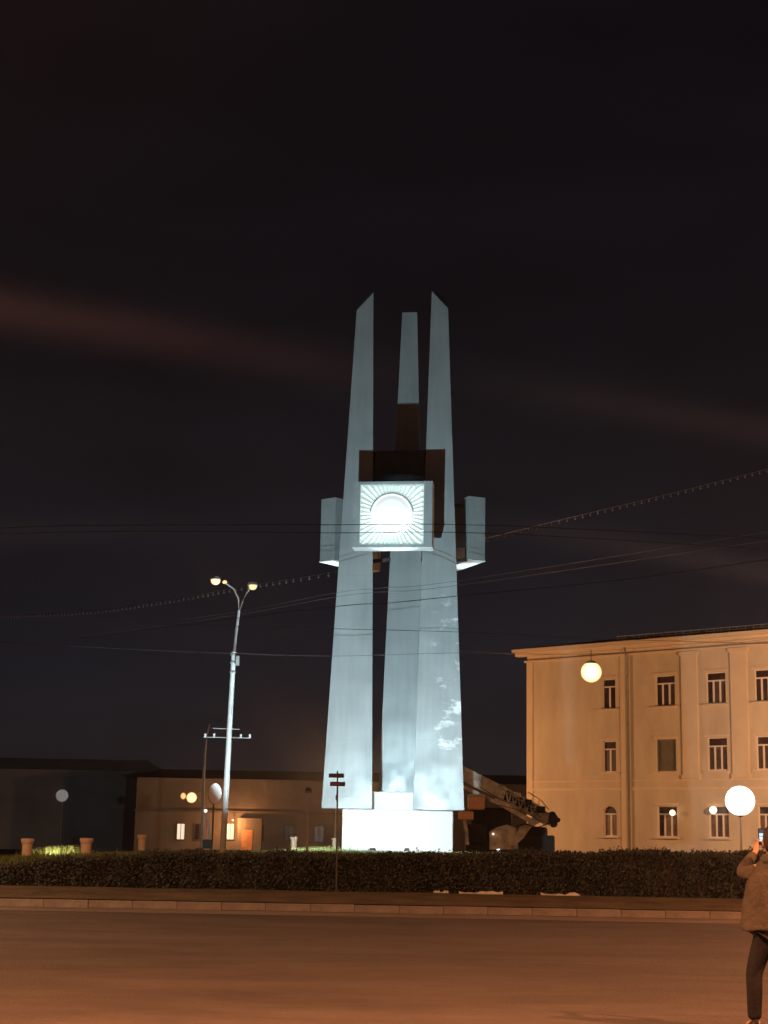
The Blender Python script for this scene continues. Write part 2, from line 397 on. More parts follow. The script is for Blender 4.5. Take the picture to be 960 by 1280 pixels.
b = MB(); b.cbox((0, .35, (zb - .41) / 2), (4.12, 3.7, zb + .39), .03); o = obj('plinth', b, 'plinth_paint', mon, rz=-ROTM)
zc = at(492, 990, YM - .9).z - ZG
b = MB(); b.cbox((0, .3, (zb - .02 + zc) / 2), (1.9, 2.5, zc - zb + .02), .02); obj('core_block', b, 'plinth_paint', mon)

# emblem panels, one on each side
RF, TH, PW = 2.87, 0.68, 2.98
zp0 = at(494, 684, YM - RF).z - ZG; zp1 = at(494, 602, YM - RF).z - ZG; PH = zp1 - zp0
rim = 0.17
# housing: open-backed shell with a front rebate, y=0 is the front plane (facing -y), back at +TH
def housing():
    b = MB(); W, H = PW / 2, PH
    b.box((-W + .05, TH / 2 + .002, H / 2), (.10, TH - .004, H))
    b.box((W - .05, TH / 2 + .002, H / 2), (.10, TH - .004, H))
    b.box((0, TH / 2, H - .05), (2 * W - .2, TH - .01, .10))
    b.box((0, TH / 2, .06), (2 * W - .2, TH - .01, .10))
    b.box((0, TH - .04, H / 2), (2 * W - .2, .05, H - .22))
    return b
house_me = housing().mesh('emblem_panel')
bf = MB()
bf.box((-PW / 2 + .11, -.02, PH / 2), (.22, .06, PH)); bf.box((PW / 2 - .16, -.02, PH / 2), (.32, .06, PH))
bf.box((-.05, -.021, PH - .05), (PW - .55, .056, .10)); bf.box((-.05, -.021, .05), (PW - .55, .056, .10))
frame_me = bf.mesh('frame')
bl = MB(); bl.box((0, TH / 2 - .06, -.017), (PW + .05, TH, .03)); light_plate_me = bl.mesh('underside_light_plate')  # white plate puts the brightly lit underside of each panel into the colour
FX0, FX1, FZ0, FZ1 = -PW / 2 + .22, PW / 2 - .32, .10, PH - .10
cx, cz = (FX0 + FX1) / 2, FZ0 + (FZ1 - FZ0) * 0.50
bq = MB(); bq.box(((FX0 + FX1) / 2, .10, (FZ0 + FZ1) / 2), (FX1 - FX0, .04, FZ1 - FZ0)); field_me = bq.mesh('field')
DR = 0.80
bd = MB(); bd.lathe([(DR, -.08), (DR, .10), (DR - .03, .14), (DR - .08, .12), (DR * .7, .18), (DR * .4, .215), (.01, .225)], (0, 0, 0), 40, 'Y')
for i, v in enumerate(bd.v): bd.v[i] = (v[0] + cx, .06 - v[1], v[2] + cz)
disc_me = bd.mesh('disc')
ba = MB(); ba.tube([(cx + (DR + .02) * math.cos(a), -.02, cz + (DR + .02) * math.sin(a)) for a in [R(8 + 164 * k / 24) for k in range(25)]], .028, 6); arch_me = ba.mesh('arch_rim')
NR = 44; ray_me = []
for i in range(NR):
    a0 = 2 * math.pi * i / NR; a1 = 2 * math.pi * (i + 1) / NR; am = (a0 + a1) / 2
    def rb(a):
        hx = (FX1 - FX0) / 2 - .02; hz_ = (FZ1 - FZ0) / 2 - .02
        return min(hx / max(1e-6, abs(math.cos(a))), hz_ / max(1e-6, abs(math.sin(a))))
    def P(a, r, y): return (cx + r * math.cos(a), y, cz + r * math.sin(a))
    g = (a1 - a0) * .06; r0 = DR - .04; ro = rb(am)
    vs = [P(a0 + g, r0, .075), P(a1 - g, r0, .075), P(a0 + g, min(rb(a0 + g), ro) * .965, .075), P(a1 - g, min(rb(a1 - g), ro) * .965, .075),
          P(am, r0, .00), P(am, ro * .95, -.03), P(am, ro, .075), P((a0 + am) / 2, ro * .985, .03), P((a1 + am) / 2, ro * .985, .03)]
    fs = [(0, 4, 5, 2), (4, 1, 3, 5), (2, 5, 7), (7, 5, 6), (6, 5, 8), (8, 5, 3), (0, 1, 4)]
    b = MB(); b.add(vs, fs); ray_me.append(b.mesh('ray'))
bj = MB(); bj.cbox((-PW / 2 + .36, TH + .16, .30), (.30, .26, .40), .03); junction_me = bj.mesh('junction_box')
def bracket_mb():
    b = MB()
    b.box((0, .0, 0), (.10, 1.0, .14)); return b
brk_me = bracket_mb().mesh('bracket')
zk = at(500, 566, YM - .7).z - ZG
b = MB(); b.prism(trunc(4.0, .9, zp0 + 1.0), trunc(3.7, .9, zk)); obj('core_box', b, 'core_metal', mon)
for k in range(3):
    an = R(120 * k)                                   # 0 = faces the camera
    n = Vector((math.sin(an), -math.cos(an), 0))
    p = link('emblem_panel', house_me, 'emblem_frame', mon, (n.x * RF, n.y * RF, zp0), an)
    link('frame', frame_me, 'emblem_frame', p); link('underside_light_plate', light_plate_me, 'plinth_paint', p)
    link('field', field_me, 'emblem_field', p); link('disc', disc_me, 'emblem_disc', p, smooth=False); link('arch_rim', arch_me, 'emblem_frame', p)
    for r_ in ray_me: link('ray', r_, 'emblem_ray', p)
    for sx in (-.95, .95):
        for zz in (.3, PH - .3): link('bracket', brk_me, 'emblem_back', p, (sx, TH + .42, zz))
    if k == 1: link('junction_box', junction_me, 'plinth_paint', p)

# ------------------------------------------------------------------ floodlights
CW = (0.70, 0.94, 1.03)
def floodlight(label, loc, target, power, size, colr=CW, blend=0.4, s=1.0, glow=None, rad=0.12, mast=0):
    d = (Vector(target) - Vector(loc)); rz = math.atan2(-d.x, d.y)
    t = thing('floodlight', label, 'floodlight', loc, rz, 'floodlights round the monument')
    el = math.atan2(d.z, math.hypot(d.x, d.y)); mt_ = Matrix.Rotation(el, 3, 'X')
    b = MB(); b.box((0, 0, .16 * s), (.36 * s, .14 * s, .26 * s), mtx=mt_); h = obj('housing', b, 'flood_housing', t)
    b = MB(); b.box(Vector((0, 0, .16 * s)) + mt_ @ Vector((0, .075 * s, 0)), (.32 * s, .012, .22 * s), mtx=mt_); obj('glass', b, glow or 'flood_glass', h)
    b = MB()
    for sx in (-1, 1): b.box((sx * .205 * s, 0, .08 * s), (.025, .04, .19 * s))
    b.box((0, 0, -.02), (.44 * s, .06, .02)); obj('bracket', b, 'flood_housing', t)
    if mast:
        b = MB(); b.tube([(0, 0, -mast), (0, 0, -.03)], [.035, .022], 10); obj('mast', b, 'pole_grey', t)  # mast added to lift the beam over the plinth edge
    lp = Vector(loc) + Vector((0, 0, .16 * s)) + d.normalized() * .16 * s
    dl = bpy.data.lights.new('flood_beam', 'SPOT'); dl.energy = power; dl.color = colr; dl.spot_size = R(size); dl.spot_blend = blend; dl.shadow_soft_size = rad
    o = bpy.data.objects.new('flood_beam', dl); col.objects.link(o)
    o.location = Matrix.Rotation(-rz, 3, 'Z') @ (lp - Vector(loc)); o.parent = t
    wq = d.to_track_quat('-Z', 'Y').to_matrix(); o.rotation_euler = (Matrix.Rotation(-rz, 3, 'Z') @ wq).to_euler()
    return t
floodlight('floodlight on a short added mast behind the hedge, aimed up at the monument', (X0 - 2.75, 47.0, 2.95), (X0, YM, 12.2), 10300, 100, blend=.25, rad=.10, s=.42, mast=2.2)
for sx, lb in ((-1, 'small floodlight at left foot of the plinth aimed at panel underside'), (1, 'small floodlight at right foot of the plinth aimed at panel underside')):
    px_, py_ = X0 + sx * 3.9, YM + 0.6
    floodlight(lb, (px_, py_, hz(px_, py_) + .1), (X0 + sx * 2.7, YM + .9, ZG + zp0), 7500, 11, s=.45, blend=.9)
floodlight('small floodlight in front of the plinth aimed at front emblem', (X0 - .9, YM - 6.0, hz(X0, YM - 6) + .1), (X0 - .3, YM - RF, ZG + zp0 + .7), 8000, 11, s=.45, blend=.8)
floodlight('small floodlight in front of the plinth lighting its white sides', (X0 + .3, YM - 5.0, hz(X0, YM - 5) + .1), (X0, YM, ZG + .35), 70, 56, s=.4, blend=.7)
floodlight('small lamp in the grass beside the leftmost planter', (at(62, 1072, 52).x, 52.3, hz(-10.9, 52.3) + .0), (at(76, 1070, 53.6).x, 54.2, 1.12), 170, 95, (1, .95, .62), s=.35, rad=.05)
floodlight('small lamp in the grass just left of the plinth', (at(402, 1062, 55).x, 55.6, hz(-2, 55.6) + .0), (at(394, 1062, 58).x, 57.6, 1.25), 110, 100, (1, 1, .85), s=.35, rad=.05)

# ------------------------------------------------------------------ grass on the mound, hedge
def blades(name, n, fx, fy, h, m, wd=.012, hfun=None):
    vs = []; fs = []
    for i in range(n):
        x, y = fx(), fy()
        z = hz(x, y) - .02; a = random.uniform(0, math.pi); hh = h * random.uniform(.5, 1.3); dx, dy = math.cos(a) * wd, math.sin(a) * wd
        lx, ly = random.gauss(0, .35) * hh, random.gauss(0, .35) * hh
        o = len(vs); vs += [(x - dx, y - dy, z), (x + dx, y + dy, z), (x + lx, y + ly, z + hh)]; fs.append((o, o + 1, o + 2))
    b = MB(); b.add(vs, fs); o = obj(name, b, m); o['kind'] = 'stuff'; return o
g = blades('grass', 60000, lambda: random.uniform(-17, 18), lambda: random.uniform(43.5, 60), .13, 'grass_blade', .016)
tag(g, 'short uneven grass covering the mound behind the hedge', 'grass')
xa = at(72, 1070, 53.6).x; xb = at(394, 1062, 58).x
def clump(cx_, wx, cy_, wy): return (lambda: random.gauss(cx_, wx), lambda: random.gauss(cy_, wy))
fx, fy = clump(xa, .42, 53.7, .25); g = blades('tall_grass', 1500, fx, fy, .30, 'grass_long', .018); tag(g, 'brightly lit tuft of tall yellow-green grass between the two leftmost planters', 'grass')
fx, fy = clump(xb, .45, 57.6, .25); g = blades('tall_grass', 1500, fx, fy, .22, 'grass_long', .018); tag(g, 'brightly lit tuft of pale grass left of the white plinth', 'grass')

def htop(x):
    return 0.50 + 0.68 * sm(-14, -4, x) + 0.24 * sm(-2, 9, x) + 0.03 * math.sin(x * 2.1) + .02 * math.sin(x * 5.3 + 1)
hg = thing('hedge', 'long low dark clipped hedge across the island in front of the monument', 'hedge', (0, 41.9, 0))
vs = []; fs = []
def leafq(p, s):
    n = Vector((random.gauss(0, 1), random.gauss(0, 1), random.gauss(0, 1))).normalized()
    u = n.orthogonal().normalized() * s; v = n.cross(u) * .55
    o = len(vs); vs.extend([p - u, p + v, p + u, p - v]); fs.append((o, o + 1, o + 2, o + 3))
for i in range(85000):
    x = random.uniform(-17, 18); t = htop(x); q = random.random(); g0 = hz(x, 41.3) * .9
    if q < .62:   # front face
        z = random.uniform(g0, t); y = 41.3 + random.gauss(0, .07) + .12 * math.sin(x * 1.7 + z * 2) * .6 + .05 * math.sin(x * 7)
    else:         # top
        y = random.uniform(41.25, 42.5); z = t + random.gauss(0, .035) + (.05 * math.sin(x * 6 + y * 4)) * .7
        if random.random() < .03: z += random.uniform(.02, .12)
    leafq(Vector((x, y - 41.9, z)), random.uniform(.022, .05))
b = MB(); b.v = [tuple(v) for v in vs]; b.f = fs
o = obj('foliage', b, 'hedge_leaf', hg); o['kind'] = 'stuff'
b = MB(); vv = []; n_ = 140
for i in range(n_ + 1):
    x = -17 + 35 * i / n_; t = htop(x) - .06
    vv += [(x, -.5, .1), (x, -.5, t), (x, .5, t), (x, .5, .1)]
b.add(vv, [(i * 4 + j, (i + 1) * 4 + j, (i + 1) * 4 + j + 1, i * 4 + j + 1) for i in range(n_) for j in range(3)])
obj('branches', b, 'hedge_twig', hg)
# thin crumpled pale patches at the hedge foot
for px, wpx, lb in ((551, 18, 'small pale patch at the hedge foot, leftmost of three'), (601, 52, 'long pale patch at the hedge foot, middle of three'), (700, 46, 'long pale patch at the hedge foot, rightmost of three')):
    p = at(px, 1113.5, 40.55); wd = wpx / 48.0; b = MB(); vs_ = []; nn = 8
    for i in range(nn + 1):
        for j in range(3):
            vs_.append((wd * (i / nn - .5), (j - 1) * .13 + random.uniform(-.04, .04), .03 + random.uniform(0, .07) * (j == 1)))
    b.add(vs_, [(i * 3 + j, (i + 1) * 3 + j, (i + 1) * 3 + j + 1, i * 3 + j + 1) for i in range(nn) for j in range(2)])
    o = obj('pale_patch', b, 'pale_patch', None, (p.x, 40.55, hz(p.x, 40.55) + .01)); tag(o, lb, 'pale_patch', 'pale patches at the hedge foot')
    so = o.modifiers.new('solid', 'SOLIDIFY'); so.thickness = .01

# ------------------------------------------------------------------ planters
pb = MB(); pb.lathe([(.15, 0), (.155, .05), (.165, .46), (.185, .52), (.205, .54), (.205, .66), (.18, .66), (.17, .6)], n=14)
pot_me = pb.mesh('pot')
rb_ = MB(); rb_.lathe([(.212, .585), (.218, .595), (.218, .625), (.212, .635)], n=14); rim_me = rb_.mesh('rim')
sb_ = MB(); sb_.lathe([(.165, .55), (.175, .615)], n=14); soil_me = sb_.mesh('soil')
for px, py, Y, s, lb in ((33, 1073, 53, 1.0, 'leftmost clay coloured planter, beside the brightly lit tuft of grass'),
                         (107, 1073, 53, 1.02, 'clay coloured planter just right of the brightly lit tuft of grass'),
                         (177, 1062, 58, .82, 'small clay coloured planter left of the tall lamp post'),
                         (367, 1061, 62, .72, 'dim small clay planter between lamp post and monument'),
                         (418, 1060, 64, .62, 'dim small clay planter partly hidden beside the white plinth')):
    p = at(px, py, Y)
    t = thing('planter', lb, 'planter', (p.x, Y, p.z - .03), random.uniform(0, 1), 'clay planters along the mound'); t.scale = (s, s, s)
    a = link('pot', pot_me, 'planter_clay', t); link('rim', rim_me, 'planter_clay', t); link('soil', soil_me, 'verge', t)

# ------------------------------------------------------------------ tall lamp post with two arms
YL = 54.0
p0 = at(278, 1068, YL); lp = thing('street_lamp', 'tall pale lamp post with two forked arms, left of the monument', 'street lamp', p0)
def rel(px, py, Y, o_): return at(px, py, Y) - o_
b = MB(); b.tube([(0, 0, -.2), rel(283, 980, YL, p0), rel(288.5, 880, YL, p0), rel(292.5, 815, YL, p0)], [.105, .10, .088, .078], 12); obj('pole', b, 'pole_paint', lp, smooth=True)
b = MB(); b.tube([rel(292.5, 816, YL, p0), rel(296, 785, YL, p0), rel(299, 762, YL, p0)], [.055, .05, .045], 10); obj('pole_top', b, 'pole_grey', lp, smooth=True)
for (pts, lpx, hot) in (([(299, 764), (298, 748), (292, 736), (282, 729)], (269.5, 725), True), ([(299, 764), (303, 752), (308, 742), (313, 735)], (316, 732), False)):
    b = MB(); b.tube([rel(x, y, YL, p0) for x, y in pts], .028, 8); a = obj('arm', b, 'pole_grey', lp, smooth=True)
    c = rel(*lpx, YL, p0)
    b = MB(); b.lathe([(.02, .10), (.14, .07), (.19, 0), (.19, -.02)], c + Vector((0, 0, .03)), 12); h = obj('lamp_head', b, 'pole_grey', a)
    b = MB(); b.sphere(c + Vector((0, 0, -.02)), .17 if hot else .15, 14, .9); bb = obj('lamp_globe', b, 'lamp_sodium_hot' if hot else 'lamp_yellow', a, smooth=True)
    bb.visible_shadow = True
    point('lamp_light', lp, c + Vector((0, 0, -.02)), 140 if hot else 70, SOD, .20)
    if hot:
        b = MB(); b.sphere(rel(281, 727.5, YL, p0), .085, 10, .8); obj('reflector', b, 'lamp_yellow', a, smooth=True)
for y_, w_ in ((818, .26), (828, .2), (840, .24)):
    b = MB(); b.lathe([(.10, -.04), (.12, 0), (.10, .04)], rel(292 - (y_ - 815) * .05, y_, YL, p0), 10); obj('clamp', b, 'pole_grey', lp)
b = MB(); b.box(rel(297, 826, YL - .12, p0), (.12, .12, .32)); obj('cable_box', b, 'pole_grey', lp)
b = MB(); c = rel(286, 922, YL, p0); b.tube([c + Vector((-.85, 0, 0)), c + Vector((.75, 0, 0))], .018, 6); b.tube([c + Vector((-.55, 0, .3)), c + Vector((.35, 0, .28))], .014, 6)
obj('cross_arm', b, 'pole_grey', lp)
b = MB()
for q in (-.8, -.5, .4, .7): b.lathe([(.02, -.02), (.04, .02), (.03, .06), (.045, .09), (.02, .11)], c + Vector((q, 0, .02)), 8)
obj('insulators', b, 'pole_paint', lp)

# second, thin far post with small lamps
YF = 92.0
p1 = at(252, 1066, YF); fp = thing('street_lamp', 'thin faint far post carrying a small glowing orange lamp, left of the tall lamp post', 'street lamp', p1)
def rf(px, py): return at(px, py, YF) - p1
b = MB(); b.tube([(0, 0, -1), rf(253.5, 1000), rf(255.5, 950), rf(258, 920), rf(262, 905)], [.11, .09, .07, .05, .04], 8); obj('pole', b, 'pole_grey', fp, smooth=True)
b = MB(); b.tube([rf(254, 988), rf(247, 990), rf(238, 992)], .03, 6); ar = obj('arm', b, 'pole_grey', fp)
b = MB(); b.sphere(rf(239.5, 997), .30, 14); obj('lamp_globe', b, 'lamp_sodium_hot', ar, smooth=True)
b = MB(); b.sphere(rf(229, 995), .16, 12, 1.2); obj('lamp_globe', b, 'lamp_yellow', ar, smooth=True)
point('lamp_light', fp, rf(239.5, 997), 900, (1, .60, .32), .32)

# round signs
for px, py, Y, rr, rot, basepy, lb in ((77.5, 994.5, 80, .30, 0, 1074, 'small round pale road sign on a thin post far left'), (269, 992, 53, .33, 57, 1066, 'round pale sign turned half edge-on beside the tall lamp post')):
    c = at(px, py, Y); g0 = at(px + 1, basepy, Y)
    t = thing('road_sign', lb, 'road sign', (c.x, Y, g0.z - .3), R(rot))
    b = MB(); b.tube([(0, .05, -.3), (0, .05, c.z - g0.z + .3 + rr)], .028, 8); obj('post', b, 'pole_dark', t)
    b = MB(); b.lathe([(rr, 0), (rr, .02)], (0, 0, c.z - g0.z + .3), 28, 'Y'); obj('plate', b, 'sign_mid' if rot else 'plinth_paint', t)
    b = MB(); b.lathe([(rr + .012, .004), (rr + .012, .028), (rr - .02, .03), (rr - .02, .003)], (0, 0, c.z - g0.z + .3), 28, 'Y')
    obj('plate_edge', b, 'pole_grey', t)

# two-plate sign in front of the monument
YS = 40.9
p = at(420.5, 1113, YS); g0 = hz(p.x, YS)
t = thing('street_sign', 'dark sign of two narrow plates on a thin post, against the left pylon', 'sign', (p.x, YS, g0))
pt = at(421.5, 985, YS)
b = MB(); b.tube([(0, 0, -.1), (pt.x - p.x, 0, at(421, 964, YS).z - g0)], .021, 8); obj('post', b, 'pole_dark', t)
b = MB(); b.tube([(pt.x - p.x - .002, 0, at(421, 1000, YS).z - g0), (pt.x - p.x, 0, at(421, 994, YS).z - g0)], .034, 8); obj('collar', b, 'pole_dark', t)
for yy, xx, m_ in ((969.5, 420.5, 'sign_dark'), (980, 422, 'sign_dark')):
    c = at(xx, yy, YS) - Vector((p.x, YS, g0)); pl = MB(); pl.cbox(c + Vector((0, -.03, 0)), (.385, .03, .108), .012); q = obj('plate', pl, m_, t)
    if yy > 975:
        b = MB(); b.box(c + Vector((-.04, -.047, 0)), (.2, .004, .045)); obj('stripe', b, 'sign_red', q)

# leaning lit rod with box
p = at(259, 1058, 70); t = thing('barrier', 'leaning pale rod with a small lamp on top and a dark box at its foot', 'barrier', p)
def rr_(px, py): return at(px, py, 70) - p
b = MB(); b.tube([rr_(262.5, 1052), rr_(260.5, 1030), rr_(258.3, 1018)], .045, 8); obj('rod', b, 'sign_pale', t)
b = MB(); b.tube([rr_(257, 1050), rr_(257.6, 1030), rr_(257.5, 1018)], .035, 8); obj('support', b, 'barrier_red', t)
b = MB(); b.sphere(rr_(257, 1013.5), .075, 10); obj('lamp', b, 'lamp_small', t, smooth=True)
b = MB(); b.cbox(rr_(259, 1055), (.36, .3, .38), .03); obj('box', b, 'machine_dark', t)

# ------------------------------------------------------------------ truck mounted lift behind the monument
YC = 74.0
p = at(640, 1066, YC); G0 = Vector((p.x, YC, 0.2)); cr_ = thing('lift_truck', 'khaki truck-mounted lift with folded lattice boom sloping down to the right', 'lift truck', G0)
def rc(px, py, dy=0): return at(px, py, YC + dy) - G0
def girder(b, A, B_, w, h, w2=None, h2=None):
    A, B_ = Vector(A), Vector(B_); t_ = (B_ - A).normalized(); u = Vector((0, 1, 0)); v = t_.cross(u).normalized(); w2 = w2 or w; h2 = h2 or h
    bot = [A + u * sx * w / 2 + v * sy * h / 2 for sx, sy in ((-1, -1), (1, -1), (1, 1), (-1, 1))]
    top = [B_ + u * sx * w2 / 2 + v * sy * h2 / 2 for sx, sy in ((-1, -1), (1, -1), (1, 1), (-1, 1))]
    b.prism(bot, top)
b = MB(); girder(b, rc(560, 958), rc(628, 992), .5, .62, .5, .60); obj('boom', b, 'machine_khaki', cr_)
b = MB(); girder(b, rc(618, 1000, -.35), rc(670, 1030, -.35), .16, .22); obj('lower_arm', b, 'machine_pale', cr_)
b = MB(); girder(b, rc(556, 972, -.3), rc(620, 1003, -.3), .12, .16); obj('boom_rail', b, 'machine_pale', cr_)
for (A, B_, wd) in (((624, 981), (678, 1010), .09), ((624, 999), (676, 1024), .12), ((632, 990), (680, 1016), .07)):
    for dy in (-.22, .22):
        b = MB(); girder(b, rc(*A, dy), rc(*B_, dy), wd, wd); obj('chord', b, 'machine_khaki', cr_)
b = MB(); girder(b, rc(624, 990), rc(678, 1017), .3, .56, .3, .40); obj('gap_filler', b, 'machine_dark', cr_)  # dark filler added behind the chords to darken the gaps between them
for i in range(7):
    f0 = i / 7; f1 = (i + .55) / 7
    A = rc(624 + 54 * f0, 981 + 29 * f0, -.22); B_ = rc(624 + 52 * f1, 999 + 25 * f1, -.22); C_ = rc(624 + 54 * (f0 + 1 / 7), 981 + 29 * (f0 + 1 / 7), -.22)
    for (q0, q1) in ((A, B_), (B_, C_)):
        b = MB(); girder(b, q0, q1, .06, .06); obj('brace', b, 'machine_pale', cr_)
b = MB(); b.tube([rc(660, 990), rc(676, 1000), rc(686, 1012)], .025, 6); b.tube([rc(674, 999), rc(673, 1012)], .025, 6); obj('stay', b, 'machine_khaki', cr_)
b = MB(); girder(b, rc(668, 1016), rc(690, 1026), .5, .62, .36, .46); hd = obj('boom_head', b, 'machine_khaki', cr_)
for i, (x_, y_, r_) in enumerate(((690, 1019, .17), (692, 1030, .16), (697, 1025, .11))):
    b = MB(); c_ = rc(x_, y_); b.lathe([(r_, -.2), (r_, .2)], c_, 14, 'Y'); obj('sheave', b, 'machine_dark', hd)
for i, (p_, r_) in enumerate(((((628, 986), (650, 1003), (672, 1012), (688, 1018)), .016), (((622, 1006), (646, 1012), (668, 1022), (684, 1034)), .014), (((600, 984), (630, 1001), (660, 1009), (676, 1022)), .018), (((640, 1036), (655, 1030), (672, 1034), (688, 1028)), .03))):
    b = MB(); b.tube(smooth_path([rc(x_, y_, -.42 - .05 * i) for x_, y_ in p_], 5), r_, 6); obj('hose', b, 'machine_dark', cr_)
for i, (x_, y_, w_, h_) in enumerate(((646, 994, .34, .22), (661, 1003, .28, .26), (638, 1005, .3, .2), (676, 1012, .4, .3), (654, 1013, .26, .18))):
    b = MB(); b.cbox(rc(x_, y_, -.3), (w_, .2, h_), .02); obj('mounting_box', b, 'machine_dark' if i % 2 else 'machine_khaki', cr_)
b = MB(); b.cbox(rc(690, 1024), (.5, .5, .5), .12); obj('head_block', b, 'machine_dark', hd)
b = MB()
fl = []; 
for (x_, y_) in ((664, 1026), (676, 1028), (664, 1034), (654, 1048), (640, 1060), (630, 1060), (644, 1044), (650, 1034)): fl.append(rc(x_, y_, -.5))
b.prism(fl, [q + Vector((0, .12, 0)) for q in fl]); obj('support_plate', b, 'machine_pale', cr_)
b = MB(); fl = [rc(x_, y_, -.6) for (x_, y_) in ((612, 1040), (622, 1034), (634, 1031), (645, 1035), (648, 1062), (612, 1062))]
b.prism(fl, [q + Vector((0, 1.0, 0)) for q in fl]); obj('engine_cover', b, 'machine_pale', cr_)
b = MB(); b.cbox(rc(636, 1056, .5), (4.0, 1.9, .9), .06); obj('truck_bed', b, 'machine_dark', cr_)
b = MB(); b.cbox(rc(614, 1028, .9), (1.9, 1.4, 1.3), .1); obj('cab', b, 'machine_dark', cr_)
b = MB(); b.cbox(rc(596, 1043, -.3), (.9, .5, .9), .1); obj('winch', b, 'machine_dark', cr_)
b = MB(); b.sphere(rc(616.5, 1042.5, -.7), .05, 8); obj('marker_lamp', b, 'lamp_small', cr_)
b = MB(); b.cbox(rc(668, 1052, .6), (1.1, 1.2, 1.3), .1); obj('counterweight', b, 'machine_dark', cr_)
b = MB(); b.cbox(rc(595, 1003.5, -1.0), (.72, .55, .62), .05); bk = obj('basket', b, 'machine_orange', cr_)
b = MB(); b.box(rc(595, 994, -1.0), (.78, .6, .05)); b.box(rc(604.5, 1003, -1.02), (.05, .6, .6)); obj('basket_rail', b, 'machine_pale', bk)
b = MB(); b.cbox(rc(582.5, 1019.5, -1.0), (.66, .5, .38), .04); obj('step_box', b, 'machine_orange', cr_)
b = MB(); b.tube([rc(580, 1024, -1.0), rc(583, 1040, -1.0), rc(584, 1056, -1.0)], .09, 8); obj('leg', b, 'machine_pale', cr_)
wme = MB(); wme.lathe([(.5, -.16), (.54, -.1), (.54, .1), (.5, .16), (.3, .17), (.28, .12)], (0, 0, 0), 18, 'Y'); wme = wme.mesh('wheel')
hme = MB(); hme.lathe([(.27, -.19), (.20, -.22), (.08, -.22)], (0, 0, 0), 14, 'Y'); hme = hme.mesh('hub')
for x_ in (-1.9, -.4, 1.6):
    for y_ in (-.65, 1.55):
        q = link('wheel', wme, 'rubber', cr_, (x_, y_, .55)); link('hub', hme, 'machine_khaki', q)

# ------------------------------------------------------------------ three-storey plaster building on the right
ZR = None
A_ = at(659, 814, 110.0); ZR = A_.z
d2 = ray(960, 790); Y2 = d2.y * (ZR - CAMZ) / d2.z; B2 = at(960, 790, Y2)
fdir = Vector((B2.x - A_.x, B2.y - A_.y, 0)).normalized(); frot = math.atan2(fdir.y, fdir.x)
FL = 34.0
org = Vector((A_.x, A_.y, 0)); fn = Vector((fdir.y, -fdir.x, 0))            # outward normal (towards the camera)
def fac(px, py, off=0.0):
    d = ray(px, py); o_ = org + fn * off - Vector((0, 0, CAMZ)); t_ = o_.dot(fn) / d.dot(fn)
    q = Vector((0, 0, CAMZ)) + d * t_; return (q - org).dot(fdir), q.z
bd_ = thing('building', 'three-storey cream plaster building with white framed windows lit orange by street lamps', 'building', org, frot)
# window openings: (pixel centre x, top y, bottom y, width px, kind)
wins = []
rowsdef = [(850, 886), (925, 967), (1010, 1048)]
cols = [761.5, 832.5, 896.5, 957.5]
wide = [17, 25, 25, 25]
tops = [[851, 845, 839, 834], [927, 924, 922, 919], [1010, 1008, 1007, 1005]]
bots = [[886, 883, 880, 876], [966, 966, 963, 960], [1047, 1048, 1047, 1046]]
us = []
for c in range(4):
    u0, _ = fac(cols[c] - wide[c] / 2, 945); u1, _ = fac(cols[c] + wide[c] / 2, 945); us.append((u0, u1))
step = (us[3][0] + us[3][1]) / 2 - (us[2][0] + us[2][1]) / 2
for k in range(3):
    u0, u1 = us[2]; us.append((u0 + step * (k + 2), u1 + step * (k + 2)))
zr = []
for r_ in range(3):
    zt = sum(fac(cols[c], tops[r_][c])[1] for c in range(4)) / 4; zb_ = sum(fac(cols[c], bots[r_][c])[1] for c in range(4)) / 4; zr.append((zb_, zt))
FLN = us[-1][1] + 2.5
# wall with real openings: build a grid of wall boxes between the openings (outer face at y=0, local +y goes into the house)
T = .45
def wallgrid():
    b = MB(); zs = [(0.0, zr[2][0]), zr[2], (zr[2][1], zr[1][0]), zr[1], (zr[1][1], zr[0][0]), zr[0], (zr[0][1], ZR - .05)]
    for i, (z0, z1) in enumerate(zs):
        if i % 2 == 0: b.box((FLN / 2, T / 2, (z0 + z1) / 2), (FLN, T, z1 - z0))
        else:
            x = 0
            for (u0, u1) in us + [(FLN, FLN)]:
                b.box(((x + u0) / 2, T / 2, (z0 + z1) / 2), (u0 - x, T, z1 - z0)); x = u1
    return b
obj('wall', wallgrid(), 'plaster', bd_)
b = MB(); b.box((-.0 + .2, 7.5, ZR / 2 - .03), (.4, 14.1, ZR - .06)); b.box((FLN - .2, 7.5, ZR / 2 - .03), (.4, 14.1, ZR - .06)); b.box((FLN / 2, 14.3, ZR / 2 - .03), (FLN - .81, .4, ZR - .06)); obj('side_wall', b, 'plaster', bd_)
# interior dark liner behind windows
b = MB(); b.box((FLN / 2, 2.2, ZR / 2), (FLN - 1, .1, ZR - 1)); obj('inner_wall', b, 'glass_curtain', bd_)
# cornice in two steps, fascia band
b = MB(); b.box((FLN / 2 - .2, -.22, ZR - .28), (FLN + 1.0, .46, .22)); b.box((FLN / 2 - .1, -.38, ZR - .05), (FLN + 1.3, .80, .22)); b.box((FLN / 2, -.08, ZR - .75), (FLN + .3, .18, .12))
b.box((-.34, 7.3, ZR - .05), (.7, 14.5, .21)); obj('cornice', b, 'plaster_trim', bd_)
zband = (zr[2][1] + zr[1][0]) / 2
b = MB(); b.box((FLN / 2, -.045, zband), (FLN, .09, .16)); b.box((FLN / 2, -.03, zr[1][0] - .55), (FLN, .06, .10)); obj('string_course', b, 'plaster_trim', bd_)
